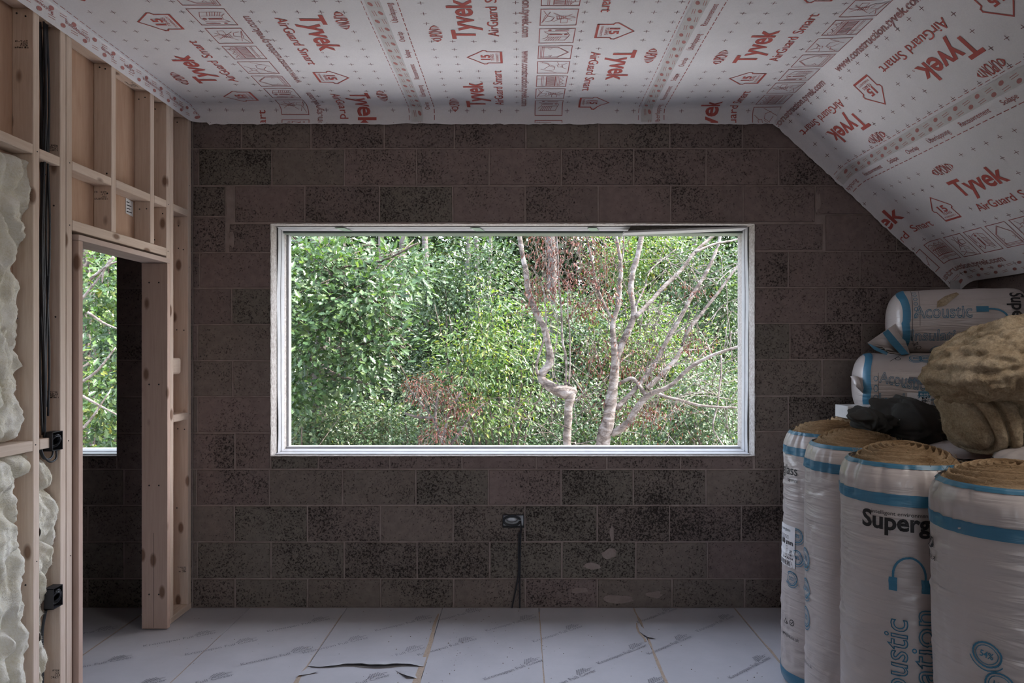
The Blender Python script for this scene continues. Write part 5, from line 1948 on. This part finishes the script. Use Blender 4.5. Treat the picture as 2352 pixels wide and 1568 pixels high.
for i in near:
    o = bpy.data.objects.new('leaf', protos[int(ti[i] * 5.99)])
    d = Vector(dr[i]).normalized()
    s_ = d.cross(Vector(up[i])).normalized()
    n_ = s_.cross(d)
    m4 = Matrix((s_, d, n_)).transposed().to_4x4()
    o.matrix_basis = Matrix.Translation(Vector(pos[i]) - oak.location) @ m4 @ Matrix.Scale(float(sz[i]), 4)
    o.parent = oak
    COL.objects.link(o)
twigs(oak, [at(random.uniform(640, 960), random.uniform(540, 900), 9.0) for _ in range(70)], [Vector(cen[k]) for k in range(70)], 0.008, M['twig'])

# second broadleaf seen through the doorway and its window
mt = plant('sycamore_tree', -5.6, 9.0, 'sunlit leafy tree with bare pale twigs seen through the door opening at left', 'tree')
tb = Tubes()
tb.add([(-5.9, 9.0, GZ), (-5.85, 9.0, 0), (-5.7, 8.9, 2), (-5.6, 8.9, 4.5)], [0.16, 0.12, 0.10, 0.07], 9, 4, 0.03)
tb.build('trunk', M['bark_grey'], mt)
for b in ([(180, 880), (225, 850), (268, 800)], [(175, 700), (220, 650), (262, 590)], [(200, 720), (235, 740), (275, 752)], [(180, 1000), (215, 950), (250, 900)], [(262, 590), (240, 620), (236, 650)], [(210, 640), (250, 610), (275, 600)], [(185, 905), (230, 930), (275, 955)]):
    tb = Tubes()
    tb.add([at(u, v_, 7.6) for u, v_ in b], [0.018, 0.013, 0.008], 6, 4, 0.03)
    tb.build('bough', M['bark_birch'], mt)
mt_e = [E(225, 640, 8.3, 110, 90, .5), E(215, 760, 8.3, 110, 90, .5), E(225, 900, 8.2, 110, 90, .5), E(225, 1010, 8.4, 110, 70, .5), E(220, 540, 8.8, 150, 80, .6), E(100, 800, 8.6, 110, 250, .6), E(330, 800, 8.8, 90, 250, .6)]
foliage(mt, OAK, M['leaf_hazel'], mt_e[:4], 110, 8, 0.10, 0.12, shell=0.3, facing=0.5)
foliage(mt, OAK, M['leaf_oak'], mt_e, 420, 8, 0.10, 0.14, name='foliage', shell=0.2)

# ------------------------------------------------------------------ the two birches
def Z2(x, y, Y):
    return at(1160 + x * 0.37, 490 + y * 0.37, Y)
YB = 8.2
bi = plant('birch_tree', at(1388, 1000, YB).x, YB, 'many-stemmed birch with pale bark and dead red leaves, right half of the window', 'tree')
def limb(tb, pts, r0, r1, Y, dy=0.0, sides=8):
    n_ = len(pts)
    k = 0.37 / F * Y
    tb.add([Z2(x, y, Y + dy * i / (n_ - 1)) for i, (x, y) in enumerate(pts)], [(r0 + (r1 - r0) * i / (n_ - 1)) * k for i in range(n_)], sides, 4, 0.008)
tb = Tubes()
base = Vector((at(1380, 1000, YB).x, YB, GZ))
tb.add([base, Z2(600, 1480, YB) + Vector((-.03, 0, -1.2)), Z2(605, 1460, YB), Z2(640, 1300, YB), Z2(660, 1150, YB), Z2(680, 1000, YB), Z2(685, 880, YB), Z2(675, 780, YB), Z2(670, 680, YB), Z2(705, 560, YB), Z2(712, 430, YB), Z2(720, 350, YB), Z2(700, 200, YB), Z2(685, 105, YB), Z2(670, -60, YB)],
       [q * 0.37 / F * YB for q in (58, 52, 46, 40, 34, 27, 24, 19, 17, 15, 14, 13, 10, 8, 6)], 10, 4, 0.01)
tb.build('trunk', M['bark_birch'], bi)
LIMBS = [([(690, 900), (740, 790), (790, 670), (800, 590), (780, 480), (790, 380), (820, 270), (850, 120), (870, -40)], 22, 15, .1),
         ([(810, 640), (900, 550), (1000, 440), (1090, 350), (1180, 240), (1280, 150), (1360, 80)], 15, 8, .4),
         ([(1180, 240), (1300, 190), (1440, 160), (1560, 110)], 8, 4, .2),
         ([(660, 1370), (760, 1300), (830, 1190), (880, 1140), (930, 1110), (1030, 1070), (1150, 960), (1290, 880), (1440, 830), (1560, 780)], 24, 6, -.4),
         ([(880, 1140), (840, 1080), (790, 1025), (740, 1040), (700, 1060)], 14, 12, .1),
         ([(930, 1110), (1000, 1140), (1090, 1160), (1200, 1190), (1310, 1200), (1440, 1205)], 12, 6, -.2),
         ([(690, 1210), (790, 1110), (860, 1030), (930, 930), (1000, 800), (1080, 660), (1150, 530), (1230, 400), (1290, 280), (1330, 170), (1350, 20)], 17, 10, .5),
         ([(880, 1090), (990, 980), (1080, 870), (1130, 740), (1220, 620), (1330, 480), (1440, 330), (1540, 200)], 16, 6, .3),
         ([(660, 650), (600, 530), (565, 430), (545, 320), (520, 200), (505, 120), (495, -20)], 9, 6, -.2),
         ([(700, 340), (730, 260), (738, 120), (745, 0)], 7, 4, .1),
         ([(815, 570), (860, 470), (900, 360), (960, 300), (1060, 220)], 6, 3, .2),
         ([(1340, 880), (1340, 1000), (1320, 1180), (1290, 1330), (1350, 1440), (1380, 1520)], 6, 4, -.3)]
for pts, a, b, dy in LIMBS:
    tb = Tubes()
    limb(tb, pts, a, b, YB, dy)
    tb.build('limb', M['bark_birch'], bi)
po = plant('pollard_birch', Z2(388, 1400, 8.0).x, 8.0, 'cut birch stump with a swollen knuckle and one bent upright limb, mid window', 'tree')
YP = 8.0
tb = Tubes()
k = 0.37 / F * YP
b0 = Z2(385, 1440, YP)
tb.add([Vector((b0.x, YP, GZ)), b0 + Vector((0, 0, -1)), b0, Z2(392, 1300, YP), Z2(395, 1200, YP), Z2(412, 1130, YP), Z2(432, 1085, YP)], [34 * k, 30 * k, 25 * k, 25 * k, 26 * k, 32 * k, 22 * k], 12, 4, 0.006)
tb.build('trunk', M['bark_birch'], po)
tb = Tubes()
kn = [(446, 1092), (420, 1104), (385, 1108), (340, 1100), (300, 1082), (265, 1060), (226, 1022), (236, 982), (268, 940), (284, 880), (265, 790), (240, 700), (182, 590), (142, 480), (130, 360), (110, 260), (85, 110), (70, -40)]
kr = [18, 36, 44, 40, 34, 33, 27, 25, 23, 21, 20, 20, 20, 19, 17, 16, 15, 13]
tb.add([Z2(x, y, YP + 0.006 * i) for i, (x, y) in enumerate(kn)], [q * k for q in kr], 12, 4, 0.012)
tb.build('limb', M['bark_birch'], po)['label'] = 'thick bent limb rising to the left'
for pts, a, b in (([(205, 1000), (193, 950), (212, 880), (235, 810), (250, 740), (255, 650), (240, 480), (205, 400), (160, 330)], 9, 3),
                  ([(375, 1090), (380, 900), (355, 780), (350, 600), (335, 440), (330, 300), (320, 120)], 8, 4),
                  ([(395, 1080), (405, 900), (400, 750), (390, 600), (388, 420)], 6, 3),
                  ([(350, 1100), (300, 960), (330, 700), (300, 500)], 4, 2)):
    tb = Tubes()
    limb(tb, pts, a, b, YP, -.1, 7)
    tb.build('limb', M['bark_birch'], po)
def dead(root, spots, n_, size, Y):
    per = 6
    ells = [(np.array(Z2(x, y, Y)), np.array([rx * .37 / F * Y, .35, ry * .37 / F * Y])) for x, y, rx, ry in spots]
    pos, dr, up, sz, ti, cen = sprays(ells, n_, per, size, 0.07, droop=1.6, shell=0.1)
    me = leaf_mesh(SLIM, pos, dr, up, sz, ti)
    link_mesh('dead_leaves', me, M['leaf_dead'], root, 'stuff')
    st = [Vector(c) + Vector((random.gauss(0, .12), random.gauss(0, .1), random.uniform(.1, .4))) for c in cen]
    twigs(root, st, [Vector(c) for c in cen], 0.004, M['twig'], 'dead_twigs', 0.03)
dead(po, [(330, 250, 190, 150), (430, 380, 190, 190), (260, 420, 150, 150), (520, 560, 150, 160), (230, 200, 130, 130), (480, 180, 140, 140), (620, 480, 140, 190), (170, 520, 110, 160), (640, 250, 120, 130)], 215, 0.050, YP)
dead(bi, [(760, 900, 330, 170), (560, 900, 160, 130), (1150, 800, 160, 90), (480, 1080, 110, 70), (900, 1250, 380, 160), (1120, 470, 120, 80)], 150, 0.048, YB + .1)
def bare(root, spots, n_, Y, L, mat, r=0.006):
    st, en = [], []
    for _ in range(n_):
        x, y, rx, ry = random.choice(spots)
        a = Z2(x + random.uniform(-rx, rx), y + random.uniform(-ry, ry), Y + random.uniform(-.3, .5))
        d = Vector((random.gauss(0, .7), random.gauss(0, .3), random.uniform(-.1, 1.0))).normalized()
        st.append(a)
        en.append(a + d * L * random.uniform(.5, 1.3))
    twigs(root, st, en, r, mat, 'bare_twigs', 0.05)
bare(bi, [(1000, 700, 420, 400), (1150, 1000, 300, 350), (700, 1200, 400, 250)], 150, YB + .3, 0.7, M['bark_birch'], 0.006)
bare(po, [(300, 1300, 250, 120), (300, 500, 200, 350)], 60, YP + .2, 0.6, M['twig'], 0.005)

# ------------------------------------------------------------------ shrubs in the middle distance
hz_ = plant('hazel_shrub', at(1130, 900, 9.0).x, 9.0, 'yellow-green shrub with slender leaves in the middle of the window', 'shrub')
hz_e = [E(1130, 790, 9.0, 100, 90, .5), E(1080, 860, 8.9, 100, 80, .5), E(1190, 870, 9.2, 110, 100, .5), E(1110, 950, 8.9, 120, 60, .5), E(1210, 760, 9.4, 90, 70, .4), E(1130, 700, 9.2, 50, 60, .3), E(1060, 780, 8.8, 70, 40, .3)]
cen = foliage(hz_, SLIM, M['leaf_hazel'], hz_e, 360, 10, 0.085, 0.12, shell=0.2, droop=0.5)
tb = Tubes()
for q in range(9):
    b = at(1090 + q * 14, 1040, 9.1)
    tb.add([Vector((b.x, 9.1, GZ)), b, at(1040 + q * 26, 880, 9.1), at(1000 + q * 33, 700 + 20 * (q % 3), 9.1)], [0.02, 0.015, 0.010, 0.004], 6, 4, 0.03)
tb.build('stems', M['twig'], hz_)
ds = plant('dead_shrub', at(1020, 960, 8.6).x, 8.6, 'half-dead shrub with reddish withered leaves, low in the middle of the window', 'shrub')
tb = Tubes()
for pts in ([(1025, 1040), (1008, 990), (985, 950), (950, 905), (930, 880)], [(1015, 1010), (1000, 960), (1005, 900)], [(1020, 1020), (1030, 950), (1060, 900)], [(1025, 1030), (1050, 1000), (1075, 960), (1110, 930)], [(990, 960), (960, 960), (930, 950)]):
    tb.add([at(u, v_, 8.4) for u, v_ in pts], [0.020 - 0.0034 * i for i in range(len(pts))], 6, 4, 0.02)
b = at(1025, 1040, 8.4)
tb.add([Vector((b.x, 8.4, GZ)), b], [0.04, 0.022], 7, 3)
tb.build('branch', M['bark_grey'], ds)
pos, dr, up, sz, ti, cen = sprays([E(1000, 900, 8.4, 70, 50, .3), E(960, 880, 8.4, 40, 25, .2), E(1060, 930, 8.4, 60, 40, .3), E(1010, 980, 8.3, 60, 40, .3)], 120, 7, 0.05, 0.07, 0.8, 0.1)
link_mesh('dead_leaves', leaf_mesh(SLIM, pos, dr, up, sz, ti), M['leaf_dead'], ds, 'stuff')
twigs(ds, [Vector(c) + Vector((random.gauss(0, .15), .1, -.2)) for c in cen], [Vector(c) for c in cen], 0.004, M['bark_birch'], 'twigs', 0.03)

def thicket(u, v_, Y, ru, rv, label, mat, n_, size, tm=SIMPLE, twn=50, per=10, **kw):
    c = at(u, v_, Y)
    pl_ = plant('shrub', c.x, Y, label, 'shrub')
    es = [E(u, v_, Y, ru, rv, .7)]
    for q in range(5):
        es.append(E(u + random.uniform(-.7, .7) * ru, v_ + random.uniform(-.6, .6) * rv, Y + random.uniform(-.4, .5), ru * .5, rv * .5, .5))
    low_ = at(u, v_ + rv, Y).z
    if low_ > GZ + 0.4:
        es.append((np.array((c.x, Y + .4, (low_ + GZ) / 2)), np.array((ru / F * Y * .8, .6, (low_ - GZ) / 2 + .3))))
    cen = foliage(pl_, tm, mat, es, n_, per, size, 0.13, shell=0.35, **kw)
    tb = Tubes()
    for q in range(6):
        e_ = Vector(cen[q * 3])
        tb.add([Vector((c.x + random.uniform(-.3, .3), Y + .3, GZ)), (Vector((c.x, Y + .3, GZ)) + e_) / 2 + Vector((random.gauss(0, .2), 0, .2)), e_], [0.03, 0.02, 0.006], 6, 4, 0.03)
    tb.build('stems', M['twig'], pl_)
    twigs(pl_, [Vector(cen[k]) + Vector((random.gauss(0, .25), random.gauss(0, .2), -random.uniform(.1, .5))) for k in range(twn)], [Vector(cen[k]) for k in range(twn)], 0.005, M['bark_birch'] if twn > 55 else M['twig'])
    return pl_
thicket(730, 970, 8.8, 110, 75, 'grey-green bramble thicket in the bottom left corner of the window', M['leaf_bramble'], 460, 0.065)
thicket(880, 985, 9.2, 110, 70, 'grey-green bramble thicket left of the withered shrub', M['leaf_bramble'], 420, 0.06)
thicket(1090, 1005, 9.6, 130, 60, 'fresh green low shrub between the withered shrub and the cut birch', M['leaf_wood'], 420, 0.06)
thicket(1290, 960, 10.2, 120, 80, 'low mid-green shrub behind the cut birch trunk', M['leaf_wood'], 420, 0.06)
thicket(1500, 960, 10.0, 140, 90, 'pale twiggy shrub behind the low arching birch limb', M['leaf_bramble'], 520, 0.055, twn=110)
thicket(1660, 930, 9.6, 110, 130, 'pale twiggy shrub in the bottom right corner of the window', M['leaf_bramble'], 520, 0.055, twn=130)
thicket(1480, 780, 11.2, 170, 120, 'light green bush glimpsed between the birch limbs', M['leaf_hazel'], 620, 0.06, twn=90)
thicket(1310, 790, 11.0, 110, 130, 'dark green bush between the two birches', M['leaf_wood'], 520, 0.065)
thicket(1060, 640, 12.5, 150, 90, 'dense mid-green tree crown at the top centre, under the three slim trunks', M['leaf_wood'], 900, 0.075, twn=30)
thicket(1640, 650, 12.5, 140, 140, 'bright green bush behind the leaning limbs at top right', M['leaf_wood'], 820, 0.075, twn=60)
thicket(1490, 590, 13.0, 150, 90, 'bright leafy crown at the top, behind the upper birch stems', M['leaf_hazel'], 700, 0.075, twn=50)
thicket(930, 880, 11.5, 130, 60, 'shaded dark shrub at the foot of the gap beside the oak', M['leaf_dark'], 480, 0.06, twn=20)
thicket(760, 760, 11.0, 170, 190, 'dark green bush behind the oak boughs', M['leaf_wood'], 900, 0.075, twn=20)
thicket(225, 800, 11.0, 170, 300, 'dense bush behind the tree seen through the door opening', M['leaf_wood'], 900, 0.08, twn=40)

UN = ['under the oak boughs', 'left of the dark gap', 'behind the dark gap', 'behind the yellow-green shrub', 'behind the cut birch', 'behind the red dead leaves', 'behind the tall white stem', 'behind the leaning limbs', 'against the right reveal']
for q, wd in enumerate(UN):
    u = 640 + q * 132
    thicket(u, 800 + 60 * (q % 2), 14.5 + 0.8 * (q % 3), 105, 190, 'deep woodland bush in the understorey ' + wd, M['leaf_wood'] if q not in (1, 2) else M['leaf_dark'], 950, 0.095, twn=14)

# ------------------------------------------------------------------ trunks and crowns further back
TR = [(742, 14.0, 24, 'grey'), (779, 15.5, 27, 'grey'), (872, 17.0, 14, 'birch'), (980, 15.0, 15, 'grey'), (1072, 16.0, 12, 'grey'), (1098, 17.0, 11, 'grey'), (1122, 16.5, 9, 'birch'), (1268, 14.5, 22, 'grey'), (925, 16.0, 13, 'grey'), (1600, 17.0, 16, 'grey'), (1420, 18.0, 18, 'grey'), (660, 17.0, 14, 'birch'), (210, 15.0, 20, 'grey')]
NM = ['thick grey trunk behind the oak, first from the left reveal', 'thick grey trunk behind the oak, second from the left reveal', 'slim pale trunk right of the two thick grey trunks', 'grey trunk at the top, left of the three slim trunks',
      'leftmost of the three slim grey trunks at top centre', 'middle one of the three slim trunks at top centre', 'rightmost and palest of the three slim trunks at top centre', 'leaning grey trunk behind the red leaves at the top',
      'dim trunk standing in the dark gap beside the oak', 'far trunk behind the leaning limbs at top right', 'far trunk behind the tall white birch stem', 'pale far trunk against the left reveal', 'far grey trunk seen through the door opening']
for (u, Y, wpx, kd), nm in zip(TR, NM):
    x = (u - 1195) / F * Y
    r = wpx / 2 / F * Y
    tr = plant('woodland_tree', x, Y, nm, 'tree')
    tb = Tubes()
    ln_ = random.uniform(-.5, .5)
    tb.add([(x - ln_ * .4, Y, GZ), (x - ln_ * .1, Y, 1.0), (x, Y, 3.0), (x + ln_ * .2, Y, 5.5), (x + ln_ * .8, Y, 13.0)], [r * 1.4, r * 1.1, r, r * .9, r * .4], 9, 4, 0.04)
    tb.build('trunk', M['bark_birch' if kd == 'birch' else 'bark_grey'], tr)
    es = [(np.array((x + random.uniform(-1, 1), Y + random.uniform(0.3, 1.5), z)), np.array((1.9, 1.2, 1.3))) for z in (8.6, 10.2, 12.0)]
    foliage(tr, SIMPLE, M['leaf_wood'], es, 260, 9, 0.13, 0.3, shell=0.3)
# the wall of foliage that closes the view
NB = 15
for q in range(NB):
    Y = (20.5, 24.0, 22.0)[q % 3]
    x = -16.5 + q * 2.25
    lab = ('tall far tree closing the view, number %d from the left' % (q + 1))
    lab = 'far dense tree at the back of the wood, ' + ('leftmost', 'second from the left', 'third from the left', 'fourth from the left', 'fifth from the left', 'sixth from the left', 'seventh from the left', 'in the middle of the row', 'seventh from the right', 'sixth from the right', 'fifth from the right', 'fourth from the right', 'third from the right', 'second from the right', 'rightmost')[q]
    tr = plant('far_tree', x, Y, lab, 'tree', 'trees at the back of the wood')
    tb = Tubes()
    tb.add([(x, Y, GZ), (x + .2, Y, 2), (x, Y, 9)], [.25, .2, .1], 8, 4, 0.05)
    tb.build('trunk', M['bark_grey'], tr)
    es = [(np.array((x + random.uniform(-.6, .6), Y + random.uniform(-.5, .5), z)), np.array((2.0, 1.3, 1.5))) for z in (-1.2, 0.8, 2.8, 4.8, 7.0, 9.0)]
    foliage(tr, SIMPLE, M['leaf_bramble'], es, 1900, 10, 0.22, 0.32, shell=0.12)
